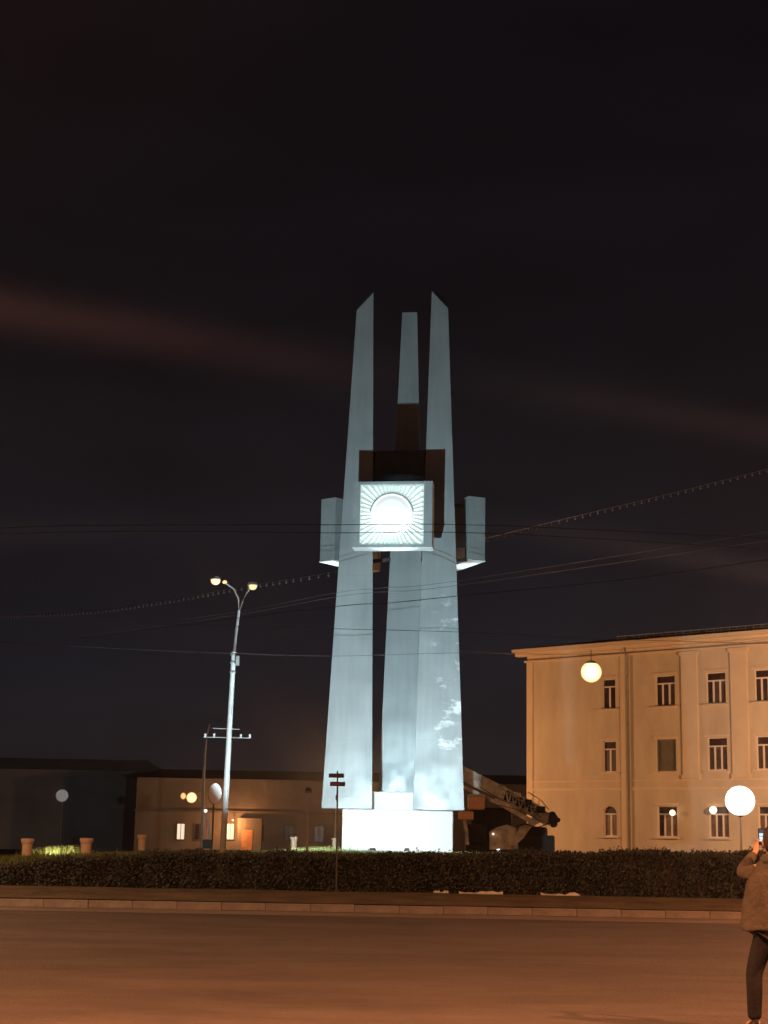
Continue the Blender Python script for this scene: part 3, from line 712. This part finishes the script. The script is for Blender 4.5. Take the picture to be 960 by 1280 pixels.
# pilasters between bays, upper two floors
ud, _ = fac(786, 900)
mids = [(us[i][1] + us[i + 1][0]) / 2 for i in range(1, len(us) - 1)]
for mm in mids:
    b = MB(); b.box((mm, -.07, (zr[1][0] - .4 + ZR - .82) / 2), (1.15, .13, ZR - .82 - zr[1][0] + .4)); b.box((mm, -.10, ZR - .98), (1.35, .2, .26)); b.box((mm, -.09, zr[1][0] - .36), (1.3, .18, .24)); obj('pilaster', b, 'plaster_trim', bd_)
# left projecting bay edge strips (quoins) and downpipe
b = MB(); b.box((.25, -.035, (ZR - .82) / 2), (.5, .07, ZR - .82)); b.box((ud - .35, -.035, (ZR - .82) / 2), (.5, .07, ZR - .82)); obj('corner_strip', b, 'plaster_trim', bd_)
b = MB(); b.tube([(ud + .05, -.14, .3), (ud + .05, -.14, ZR - .9), (ud + .05, -.5, ZR - .35)], .07, 8); obj('downpipe', b, 'guard_metal', bd_, smooth=True)
# windows: shared meshes by kind
def win_meshes(w_, h_, kind):
    fr = MB(); t_ = .075; y = .19
    tr = h_ * .74
    def bar(x0, x1, z0, z1, yy=y, d=.07): fr.box(((x0 + x1) / 2, yy, (z0 + z1) / 2), (x1 - x0, d, z1 - z0))
    if kind != 'blind':
        bar(-w_ / 2, -w_ / 2 + .06, 0, h_); bar(w_ / 2 - .06, w_ / 2, 0, h_); bar(-w_ / 2 + .06, w_ / 2 - .06, 0, .08); bar(-w_ / 2 + .06, w_ / 2 - .06, h_ - .05, h_)
        n = 3 if w_ > 1.2 else 2
        bar(-w_ / 2 + .06, w_ / 2 - .06, tr - .045, tr + .045, y - .004, .09)
        for i in range(1, n):
            x = -w_ / 2 + w_ * i / n; bar(x - .055, x + .055, .08, tr - .045, y - .002, .085)
    else:
        bar(-w_ / 2, -w_ / 2 + .05, 0, h_); bar(w_ / 2 - .05, w_ / 2, 0, h_); bar(-w_ / 2 + .05, w_ / 2 - .05, 0, .05); bar(-w_ / 2 + .05, w_ / 2 - .05, h_ - .05, h_)
    panes = []
    if kind != 'blind':
        n = 3 if w_ > 1.2 else 2
        for i in range(n):
            p_ = MB(); x0 = -w_ / 2 + w_ * i / n + .05; x1 = -w_ / 2 + w_ * (i + 1) / n - .05; p_.box(((x0 + x1) / 2, y + .01, (.07 + tr - .04) / 2), (x1 - x0, .012, tr - .11)); panes.append(p_.mesh('pane'))
        p_ = MB(); p_.box((0, y + .01, (tr + h_) / 2), (w_ - .1, .012, h_ - tr - .1)); panes.append(p_.mesh('pane'))
    else:
        p_ = MB(); p_.box((0, y + .01, h_ / 2), (w_ - .08, .012, h_ - .08)); panes.append(p_.mesh('pane'))
    sl = MB(); sl.box((0, -.06, -.05), (w_ + .3, .3, .08)); 
    hd_ = MB(); hd_.box((0, -.03, h_ + .1), (w_ + .26, .06, .16))
    return fr.mesh('window'), panes, sl.mesh('sill'), hd_.mesh('lintel')
cache = {}; pcache = {}
for c, (u0, u1) in enumerate(us):
    for r_ in range(3):
        w_ = u1 - u0; z0, z1 = zr[r_]; kind = 'blind' if (c == 1 and r_ == 1) else 'std'
        key = (round(w_, 2), r_, kind)
        if key not in cache: cache[key] = win_meshes(w_, z1 - z0, kind)
        fm, pn, sl, hd_ = cache[key]
        wnd = link('window', fm, 'window_white' if kind == 'std' else 'guard_metal', bd_, ((u0 + u1) / 2, 0, z0))
        pm_ = 'glass_curtain' if kind != 'std' else ('glass_dark', 'glass_mid', 'glass_brown')[r_]
        for qi, q in enumerate(pn):
            mm_ = 'glass_dark' if (qi == len(pn) - 1 and kind == 'std') else (random.choice((pm_, pm_, 'glass_dark', 'glass_mid')) if kind == 'std' and c > 0 else pm_)
            k2 = (q.name, mm_)
            if k2 not in pcache: pcache[k2] = q.copy(); pcache[k2].materials.clear()
            link('pane', pcache[k2], mm_, wnd)
        link('sill', sl, 'plaster_trim', wnd)
        if not (c == 0 and r_ == 2): link('lintel', hd_, 'plaster_trim', wnd)
# arch over the first ground floor window (spandrel wall pieces filling the square opening's top corners)
u0, u1 = us[0]; z0, z1 = zr[2]; wv = (u1 - u0) / 2; ar = MB(); nseg = 8
for sx in (-1, 1):
    pts = [(sx * wv, z1)] + [(sx * wv * math.cos(a), z1 - wv + wv * math.sin(a)) for a in [math.pi / 2 * i / nseg for i in range(nseg + 1)]]
    if sx < 0: pts = pts[::-1]
    f_ = [Vector(((u0 + u1) / 2 + x, .003, z)) for x, z in pts]; ar.prism(f_, [q + Vector((0, .3, 0)) for q in f_])
obj('arch', ar, 'plaster', bd_)
# roof: low pitched metal, snow guard along the eaves
b = MB(); e0, e1 = -.75, FLN + .75
b.add([(e0, -.78, ZR + .07), (e1, -.78, ZR + .07), (e1, 15.2, ZR + .07), (e0, 15.2, ZR + .07), (e0 + 6, 7.2, ZR + 1.5), (e1 - 6, 7.2, ZR + 1.5)], [(0, 1, 5, 4), (1, 2, 5), (2, 3, 4, 5), (3, 0, 4), (3, 2, 1, 0)])
rf_ = obj('roof', b, 'roof_metal', bd_)
b = MB()
b.tube([(ud - .5, -.55, ZR + .42), (FLN + .5, -.55, ZR + .42)], .022, 6); b.tube([(ud - .5, -.55, ZR + .25), (FLN + .5, -.55, ZR + .25)], .018, 6)
x = ud - .4
while x < FLN + .4: b.tube([(x, -.55, ZR + .07), (x, -.55, ZR + .44)], .018, 5); x += .55
obj('snow_guard', b, 'guard_metal', rf_)
for (px, py, rd, lb) in ((840.5, 1016, .19, 'small round glowing ball at the second ground floor window'), (891.5, 1012.5, .24, 'small round glowing ball at the third ground floor window beside the white globe')):  # bright dots at two windows, built as glowing balls
    u, z = fac(px, py, .35); pos = org + fdir * u + fn * .35; pos.z = z
    t = thing('glow_ball', lb, 'lamp', pos, frot, 'small glowing balls on the building')
    b = MB(); b.sphere((0, 0, 0), rd, 12); obj('globe', b, 'lamp_small', t, smooth=True)
    b = MB(); b.tube([(0, .42, .1), (0, .1, .1), (0, .0, 0)], .025, 6); obj('bracket', b, 'pole_dark', t)

# hanging sodium lamp in front of the building
YH = 70.0
p = at(739, 840, YH)
t = thing('hanging_lamp', 'round glowing orange street lamp hung on a cable in front of the building', 'street lamp', p)
b = MB(); b.sphere((0, 0, 0), .46, 24); obj('lamp_globe', b, 'lamp_sodium', t, smooth=True)
b = MB(); b.lathe([(.05, .50), (.18, .46), (.30, .34), (.30, .30)], (0, 0, 0), 16); obj('hood', b, 'pole_grey', t)
b = MB(); b.tube([(0, 0, .45), (0, 0, 1.0)], .02, 6); obj('hanger', b, 'wire_rubber', t)
point('lamp_light', t, (0, 0, 0), 4600, SOD, .475)

# strong white light, built as a globe on a post behind the hedge
YG = 46.0
p = at(925, 1001, YG); g0 = hz(p.x, YG)
t = thing('globe_light', 'glaring white light built as a globe on a short post behind the hedge at right', 'street lamp', (p.x, YG, g0))
b = MB(); b.tube([(0, 0, -.1), (0, 0, p.z - g0 - .38)], [.035, .022], 10); obj('post', b, 'pole_paint', t)
b = MB(); b.lathe([(.06, -.44), (.12, -.41), (.14, -.36)], (0, 0, p.z - g0), 12); obj('collar', b, 'pole_dark', t)
b = MB(); b.sphere((0, 0, p.z - g0), .42, 28); obj('globe', b, 'lamp_white', t, smooth=True)
point('lamp_light', t, (0, 0, p.z - g0), 700, (1, .80, .68), .44)

# ------------------------------------------------------------------ long low building far left
YB = 150.0
def lb_(px, py): q = at(px, py, YB); return q
q0 = at(170, 1000, YB); ztop = at(300, 974, YB).z; zmid = at(300, 1015, YB).z; q1 = at(690, 975, YB)
fb = thing('building', 'long low two-storey brown building far behind the lamp posts with two lit windows', 'building', (q0.x, YB, 0))
LW = q1.x - q0.x
wl = [(at(226, 1040, YB).x - q0.x, at(226, 1049, YB).z, .66, 1.38, True), (at(288, 1040, YB).x - q0.x, at(288, 1049, YB).z, .62, 1.38, True)]
for i in range(13):
    x_ = 3.2 + i * 2.75
    if min(abs(x_ - wl[0][0]), abs(x_ - wl[1][0])) < 1.2: continue
    wl.append((x_, wl[0][1], .8, 1.38, False))
b = MB(); b.box((LW / 2, 5, (zmid - .1) / 2), (LW, 10, zmid - .1)); obj('lower_wall', b, 'far_plaster', fb)
b = MB(); b.box((LW / 2, 5.1, (zmid + .1 + ztop) / 2), (LW, 9.9, ztop - zmid - .1)); obj('upper_wall', b, 'far_plaster', fb)
b = MB(); b.box((LW / 2, 4.9, zmid), (LW + .3, 10.3, .2)); obj('string_course', b, 'far_plaster_dark', fb)
b = MB(); b.add([(-.5, -.5, ztop + .003), (LW + .5, -.5, ztop + .003), (LW + .5, 10.5, ztop + .003), (-.5, 10.5, ztop + .003), (1.5, 5, ztop + 1.0), (LW - 1.5, 5, ztop + 1.0)], [(0, 1, 5, 4), (1, 2, 5), (2, 3, 4, 5), (3, 0, 4), (3, 2, 1, 0)]); obj('roof', b, 'roof_metal', fb)
fwm = {}
for (x_, z_, w_, h_, lit) in wl:
    key = (w_, h_)
    if key not in fwm:
        f = MB(); f.box((-w_ / 2 - .04, 0, h_ / 2), (.08, .12, h_ + .16)); f.box((w_ / 2 + .04, 0, h_ / 2), (.08, .12, h_ + .16)); f.box((0, 0, h_ + .04), (w_, .12, .08)); f.box((0, 0, -.04), (w_, .16, .08)); f.box((0, -.005, h_ / 2), (.05, .09, h_))
        g_ = MB(); g_.box((0, .015, h_ / 2), (w_, .05, h_)); fwm[key] = (f.mesh('window'), g_.mesh('pane'), g_.mesh('pane'))
    yy = -.045 if z_ < zmid else .06
    f, gl, gd = fwm[key]; wn_ = link('window', f, 'far_plaster_dark', fb, (x_, yy, z_)); link('pane', gl if lit else gd, 'glass_lit' if lit else 'glass_dark', wn_)
# orange lit doorway porch on it
xd = at(312, 1040, YB - 1).x - q0.x
b = MB(); b.box((xd, -.6, 1.7), (2.2, 1.2, 3.4)); pz = obj('porch', b, 'far_plaster', fb)
b = MB(); b.box((xd - .2, -1.22, 1.2), (1.0, .05, 2.3)); obj('door', b, 'machine_orange', pz)
dl_ = thing('glow_ball', 'small lamp lighting the orange doorway of the far brown building', 'lamp', (q0.x + xd - 1.5, YB - 2.0, 3.2), 0)
b = MB(); b.sphere((0, 0, 0), .06, 8); obj('bulb', b, 'lamp_small', dl_); b = MB(); b.tube([(0, 2, .1), (0, .1, .1), (0, 0, .05)], .02, 6); obj('bracket', b, 'pole_dark', dl_)
point('lamp_light', dl_, (0, -.2, -.2), 420, (1, .4, .14), .1)

# another, unlit building further left
q2 = at(-60, 1000, 175); z2 = at(60, 962, 175).z; LX = q0.x - 1.5 - q2.x
db = thing('building', 'unlit low building barely showing in the dark at far left, behind the planters', 'building', (q2.x, 175, 0))
b = MB(); b.box((LX / 2, 5, z2 / 2), (LX, 10, z2)); obj('wall', b, 'dim_plaster', db)
b = MB(); b.add([(-.5, -.5, z2 + .003), (LX + .5, -.5, z2 + .003), (LX + .5, 10.5, z2 + .003), (-.5, 10.5, z2 + .003), (2, 5, z2 + 1.4), (LX - 2, 5, z2 + 1.4)], [(0, 1, 5, 4), (1, 2, 5), (2, 3, 4, 5), (3, 0, 4), (3, 2, 1, 0)]); obj('roof', b, 'dim_plaster', db)
# ------------------------------------------------------------------ wires and bulb string
def wire(label, pts, rad=.014, m='wire_rubber'):
    w_ = smooth_path([at(*q) for q in pts]); b = MB(); o0 = w_[0]; b.tube([q - o0 for q in w_], rad, 6)
    o = obj('overhead_wire', b, m, None, o0); tag(o, label, 'wire', 'overhead wires'); return w_
wire('upper of two level wires crossing the lit emblem', [(-40, 662, 34), (100, 657, 34.5), (400, 656, 35), (620, 657, 35.5), (1020, 676, 36)], .008, 'wire_dark')
wire('lower of two level wires crossing the lit emblem', [(-40, 668, 35), (170, 664, 35), (400, 666, 35), (620, 667, 35.5), (1020, 690, 36)], .008, 'wire_dark')
wire('wire rising to the right under the bulb string, upper of a close pair', [(-40, 804, 66), (150, 785, 62), (300, 764, 60), (420, 741, 58.2), (475, 735, 58), (600, 722, 60), (1020, 655, 80)], .006)
wire('wire rising to the right under the bulb string, lower of a close pair', [(-40, 808, 66), (150, 789, 62), (300, 768, 60), (420, 746, 58.2), (475, 740, 58), (600, 728, 60), (1020, 667, 80)], .007)
wire('dark wire crossing both pylons just below the close pair', [(-40, 818, 44), (200, 785, 43), (420, 758, 42), (484, 754, 42), (572, 745, 42), (800, 722, 42), (1020, 690, 46)], .010, 'wire_dark')
wire('thin level wire crossing the pylons at lamp arm height', [(-40, 772, 43), (150, 777, 43), (300, 783, 43), (420, 786, 43), (573, 790, 43), (800, 800, 43), (1020, 806, 43)], .007)
wire('lowest level wire running behind the pole to the monument', [(-40, 800, 58), (150, 811, 58), (300, 817, 57.5), (420, 820, 58.5), (580, 816, 58.5), (740, 816, 70), (1020, 790, 90)], .007)
cab = wire('support cable carrying the round orange lamp', [(560, 812, 64), (640, 816, 67), (739, 817.5, 70), (900, 806, 74), (1020, 790, 76)], .009)
bs = smooth_path([at(-40, 771, 110), at(100, 765, 92), at(200, 752, 82), at(300, 734, 74), at(422, 714, 68), at(560, 684, 69), at(700, 650, 74), at(850, 614, 80), at(1020, 571, 86)], 12)
t = thing('bulb_string', 'long string of small round bulbs running behind the tall lamp post and the monument', 'string lights', bs[0])
b = MB(); b.tube([q - bs[0] for q in bs], .013, 5); obj('cable', b, 'wire_rubber', t)
bm_ = MB(); bm_.sphere((0, 0, -.12), .048, 8, 1.2); bm_.tube([(0, 0, 0), (0, 0, -.06)], .025, 6); bme = bm_.mesh('bulb')
acc = 0; last = bs[0]; k = 0; fine = []
for i in range(len(bs) - 1):
    for j in range(40): fine.append(bs[i].lerp(bs[i + 1], j / 40))
for q in fine:
    acc += (q - last).length; last = q
    if acc > .58: acc = 0; link('bulb', bme, 'bulb_glass', t, q - bs[0], smooth=(k == 0)); k += 1

# poles that carry the wires, just outside the frame
def wirepole(label, px, Y, h):
    g_ = at(px, 1060, Y); t = thing('utility_pole', label, 'pole', (g_.x, Y, 0)); b = MB(); b.tube([(0, 0, -.1), (0, 0, h)], [.16, .10], 10); obj('shaft', b, 'pole_grey', t)
    b = MB(); b.box((0, 0, h - .6), (1.8, .1, .1)); obj('cross_arm', b, 'pole_grey', t)
# ------------------------------------------------------------------ street lamps outside the frame that light road and facade
def cobra(label, x, y, h, dx, dy, power, colr=SOD, rad=.5):
    t = thing('street_lamp', label, 'street lamp', (x, y, 0), 0, 'street lamps along the road')
    b = MB(); b.tube([(0, 0, 0), (0, 0, h)], [.11, .07], 10); obj('pole', b, 'pole_grey', t)
    b = MB(); b.tube([(0, 0, h - .05), (dx * .5, dy * .5, h + .35), (dx, dy, h + .4)], .035, 8); a = obj('arm', b, 'pole_grey', t)
    b = MB(); b.cbox((dx, dy, h + .38), (.7, .3, .14), .04); obj('lamp_head', b, 'pole_grey', a)
    d = bpy.data.lights.new('lamp_light', 'AREA'); d.shape = 'DISK'; d.size = rad; d.energy = power; d.color = colr
    o = bpy.data.objects.new('lamp_light', d); col.objects.link(o); o.location = (dx, dy, h + .28); o.parent = t
cobra('sodium street lamp beside the road, left of the photographer', -7, 4, 8.5, 3.5, 1.5, 8500, RED)
cobra('sodium street lamp beside the road, right of the photographer', 14, 10, 8.5, -3, 1.5, 4000, RED)
cobra('sodium street lamp far down the road to the left', -26, 27, 9, 3, 1.5, 12000, (1, .47, .22))
cobra('sodium street lamp far down the road to the right', 20, 27, 9, -1.5, 1.5, 7500, RED)
# pair of lamps along the pavement of the cream building, to the right of the view
def wallside(label, u, off, h, power):
    q = org + fdir * u + fn * off
    t = thing('street_lamp', label, 'street lamp', (q.x, q.y, 0), frot, 'street lamps along the building')
    if h < 3: h = 3.0
    b = MB(); b.tube([(0, 0, 0), (0, 0, h)], [.10, .06], 10); obj('pole', b, 'pole_grey', t)
    b = MB(); b.tube([(0, 0, h - .05), (0, .8, h + .2)], .035, 8); obj('arm', b, 'pole_grey', t)
    point('lamp_light', t, (0, 1.0, h), power, SOD, .6)
wallside('low sodium street lamp in front of the cream building, hidden behind the monument', -6.5, 12, 1.9 + 3.5, 5200)
wallside('sodium street lamp in front of the cream building, right of the view', 31, 13, 6, 12500)
#, 20, 17, 1.2, 900)

# ------------------------------------------------------------------ person with phone, right edge
YP = 14.9
pp = at(974, 1278, YP)
per = thing('person', 'person in tan jacket and dark trousers holding up a lit phone, at right edge', 'person', (pp.x, YP, 0), R(3))
def skin_mesh(name, verts, edges, root, sub=2):
    me = bpy.data.meshes.new(name); me.from_pydata([v[:3] for v in verts], edges, []); me.update()
    o = bpy.data.objects.new(name, me); col.objects.link(o)
    o.modifiers.new('skin', 'SKIN'); 
    if not me.skin_vertices: me.attributes  # layer comes with the modifier
    if not me.skin_vertices:
        bpy.context.view_layer.objects.active = o; o.select_set(True)
    sv = me.skin_vertices[0].data
    for i, v in enumerate(verts):
        r_ = v[3]; sv[i].radius = (r_, r_) if not isinstance(r_, tuple) else r_
        sv[i].use_root = (i == root)
    ss = o.modifiers.new('sub', 'SUBSURF'); ss.levels = sub; ss.render_levels = sub
    dg = bpy.context.evaluated_depsgraph_get(); dg.update()
    nm = bpy.data.meshes.new_from_object(o.evaluated_get(dg)); nm.name = name
    bpy.data.objects.remove(o); bpy.data.meshes.remove(me)
    nm.polygons.foreach_set('use_smooth', [True] * len(nm.polygons)); return nm
V = []; E = []
def sv(*a): V.append(a); return len(V) - 1
def chain(start, items):
    p_ = start
    for it in items:
        q_ = sv(*it); E.append((p_, q_)); p_ = q_
    return p_
pel = sv(0, 0, .96, (.15, .11)); ch = chain(pel, [(0, .01, 1.12, (.14, .10)), (0, 0, 1.30, (.17, .11)), (0, -.005, 1.41, (.11, .08))])
nk = chain(ch, [(0, .005, 1.50, .058), (0, .02, 1.56, .062)]); hdv = chain(nk, [(0, .03, 1.62, (.075, .09)), (0, .03, 1.69, (.078, .095)), (0, .02, 1.745, (.05, .06))])
chain(len(V) - 2, [(0, .13, 1.655, .016)])
PHN = Vector((-.10, .42, 1.66))
for sx, el_, hnd in ((-1, (-.285, .10, 1.375), (-.06, .37, 1.57)), (1, (.29, .18, 1.29), (.075, .385, 1.55))):
    sh = chain(ch, [(sx * .17, 0, 1.40, .062)])
    w1 = chain(sh, [((sx * .17 + el_[0]) / 2, el_[1] / 2, 1.385, .05), (*el_, .042), ((el_[0] + hnd[0]) / 2, (el_[1] + hnd[1]) / 2, (el_[2] + hnd[2]) / 2, .036), (*hnd, .027)])
    pm = chain(w1, [(hnd[0] + .012 * -sx, hnd[1] + .03, hnd[2] + .045, (.036, .020))])
    hv = Vector(V[pm][:3])
    s_ = sx
    for f in range(4):   # fingers curl round the back of the phone
        bx = hv.x + (f - 1.5) * .004; bz = hv.z + .045 - f * .021
        chain(pm, [(bx + s_ * .0 + .008 * -s_, hv.y + .028, bz, .0085), (bx - s_ * .03, hv.y + .05, bz + .006, .0078), (bx - s_ * (.052 - .004 * abs(f - 1)), hv.y + .047, bz + .008, .0068)])
    chain(pm, [(hv.x - s_ * .012, hv.y - .005, hv.z + .03, .011), (hv.x - s_ * .022, hv.y - .008, hv.z + .055, .0095), (hv.x - s_ * .035, hv.y - .006, hv.z + .068, .008)])
for sx in (-1, 1):
    f_x = -.21 if sx < 0 else .07; fy_ = .04 if sx < 0 else -.05
    hp = chain(pel, [(sx * .09, 0, .88, .088)])
    chain(hp, [((sx * .09 + f_x) / 2 * 1.05, fy_ * .4, .68, .072), (f_x, fy_ * .6, .49, .055), (f_x, fy_ * .6 - .01, .33, .052), (f_x, fy_, .09, .034), (f_x + sx * .01, fy_ + .06, .045, .038), (f_x + sx * .02, fy_ + .15, .035, .03)])
bm1 = skin_mesh('body', V, E, pel); link('body', bm1, 'skin', per)
# jacket
jb = MB(); vs_ = []; NS = 36; prof = [(.865, .262, .172, -.03), (.872, .285, .185, -.03), (.90, .290, .188, -.03), (.96, .282, .182, -.03), (1.02, .276, .176, -.028), (1.08, .268, .172, -.026), (1.14, .264, .168, -.024), (1.20, .262, .166, -.02), (1.26, .258, .164, -.015), (1.32, .246, .158, -.01), (1.37, .228, .148, -.005), (1.41, .208, .145, 0), (1.45, .175, .132, 0), (1.485, .135, .115, 0), (1.51, .10, .10, 0), (1.53, .085, .085, 0)]
for zi, (z_, rx, ry, xo) in enumerate(prof):
    for k in range(NS):
        a = 2 * math.pi * k / NS; f_ = 1 + (.035 * math.sin(3 * a + z_ * 11) + .02 * math.sin(7 * a - z_ * 23) + .018 * math.sin(11 * a + z_ * 31)) * (1 if z_ < 1.4 else .4)
        vs_.append((xo + rx * math.cos(a) * f_, ry * math.sin(a) * f_, z_ + .008 * math.sin(5 * a) * (z_ < .9)))
n_p = len(prof); jb.add(vs_, [(i_ * NS + k, i_ * NS + (k + 1) % NS, (i_ + 1) * NS + (k + 1) % NS, (i_ + 1) * NS + k) for i_ in range(n_p - 1) for k in range(NS)] + [tuple(reversed(range(NS)))])
jk = obj('jacket', jb, 'jacket', per, smooth=True)
for sx, el_, hnd in ((-1, (-.285, .10, 1.375), (-.06, .37, 1.57)), (1, (.29, .18, 1.29), (.075, .385, 1.55))):
    V = []; E = []; H = Vector(el_).lerp(Vector(hnd), .86); q0_ = sv(sx * .13, 0, 1.37, .085)
    chain(q0_, [(sx * .19, .01, 1.375, .082), ((sx * .19 + el_[0]) / 2, el_[1] / 2, el_[2] * .5 + .685, .072), (*el_, .066), (*(Vector(el_).lerp(Vector(hnd), .5)), .054), (*H, .044)])
    link('sleeve', skin_mesh('sleeve', V, E, q0_), 'jacket', jk)
hd_b = MB(); hd_b.lathe([(.10, 1.43), (.135, 1.46), (.14, 1.50), (.115, 1.54), (.09, 1.55)], (0, -.03, 0), 18); obj('hood', hd_b, 'jacket', jk, smooth=True)
b = MB(); b.lathe([(.088, 1.46), (.095, 1.50), (.088, 1.545), (.075, 1.55)], (0, .005, 0), 16); obj('collar', b, 'jacket', jk, smooth=True)
# trousers
V = []; E = []
t0 = sv(-.03, 0, .93, (.195, .135))
for sx in (-1, 1):
    f_x = -.21 if sx < 0 else .07; fy_ = .04 if sx < 0 else -.05
    chain(t0, [(sx * .095, 0, .83, .112), ((sx * .095 + f_x) / 2, fy_ * .4, .68, .098), (f_x, fy_ * .6, .49, .080), (f_x, fy_ * .6 - .01, .33, .076), (f_x, fy_, .16, .068), (f_x, fy_, .08, .066)])
tm = skin_mesh('trousers', V, E, t0); link('trousers', tm, 'trousers', per)
for sx in (-1, 1):
    f_x = -.21 if sx < 0 else .07; fy_ = .04 if sx < 0 else -.05
    b = MB(); secs = []
    for (yy, wv, hh, z_) in ((-.10, .028, .07, .0), (-.08, .038, .10, 0), (-.02, .042, .105, 0), (.06, .046, .08, 0), (.13, .047, .055, 0), (.18, .036, .045, 0), (.20, .018, .03, 0)):
        secs.append([(f_x + wv * math.cos(a), fy_ + yy, max(.0, hh * .5 + hh * .5 * math.sin(a))) for a in [2 * math.pi * k / 10 for k in range(10)]])
    vv = [q for s_ in secs for q in s_]
    b.add(vv, [(i * 10 + k, i * 10 + (k + 1) % 10, (i + 1) * 10 + (k + 1) % 10, (i + 1) * 10 + k) for i in range(6) for k in range(10)] + [tuple(range(10)), tuple(reversed(range(60, 70)))])
    obj('shoe', b, 'shoe', per, smooth=True)
# hair cap
b = MB(); prof = [(.02, 1.80), (.06, 1.79), (.088, 1.755), (.098, 1.70), (.097, 1.65), (.085, 1.60), (.07, 1.57)]
b.lathe(prof, (0, .005, 0), 20); b.v = [(v[0], (v[1] * 1.12 if v[1] < 0 else v[1] * (.75 if v[2] > 1.7 else .25)), v[2]) for v in b.v]; obj('hair', b, 'hair', per, smooth=True)
for sx in (-1, 1):
    b = MB(); b.sphere((sx * .088, .03, 1.645), .028, 8, 1.3); b.v = [((v[0] - sx * .088) * .5 + sx * .088, v[1], v[2]) for v in b.v]; obj('ear', b, 'skin', per, smooth=True)
# phone, held: its own thing
R8 = Matrix.Rotation(R(3), 3, 'Z'); pw = Vector((pp.x, YP, 0)) + R8 @ PHN
zph = at(953, 1046, pw.y).z; xph = at(952.5, 1046, pw.y).x
ph = thing('phone', 'smartphone with bright bluish screen held up by the person at right edge', 'phone', (xph, pw.y - .01, zph - .075), R(4))
b = MB(); b.cbox((0, 0, .075), (.078, .010, .155), .004); obj('case', b, 'phone_case', ph)
b = MB(); b.box((0, -.0065, .055), (.062, .002, .045)); obj('screen', b, 'phone_screen', ph)
b = MB(); b.box((0, -.0065, .095), (.062, .002, .026)); obj('screen_view', b, 'phone_screen', ph)
b = MB(); b.box((0, -.0065, .128), (.062, .002, .03)); obj('screen_top', b, 'phone_preview', ph)

# ------------------------------------------------------------------ thin mist volume added to make a glow round the lamps and soften far things
HZ = 0.00032
if HZ:
    b = MB(); b.box((0, 1100, 14), (3100, 2900, 30.2)); hzo = obj('haze', b, None); hzo['kind'] = 'stuff'
    hm = bpy.data.materials.new('haze'); hm.use_nodes = True; hn = hm.node_tree.nodes; hn.remove(hn['Principled BSDF'])
    pv = hn.new('ShaderNodeVolumePrincipled'); pv.inputs['Density'].default_value = HZ; pv.inputs['Color'].default_value = (.9, .9, .9, 1); pv.inputs['Anisotropy'].default_value = 0.93
    hm.node_tree.links.new(pv.outputs[0], hn['Material Output'].inputs['Volume']); hzo.data.materials.append(hm)
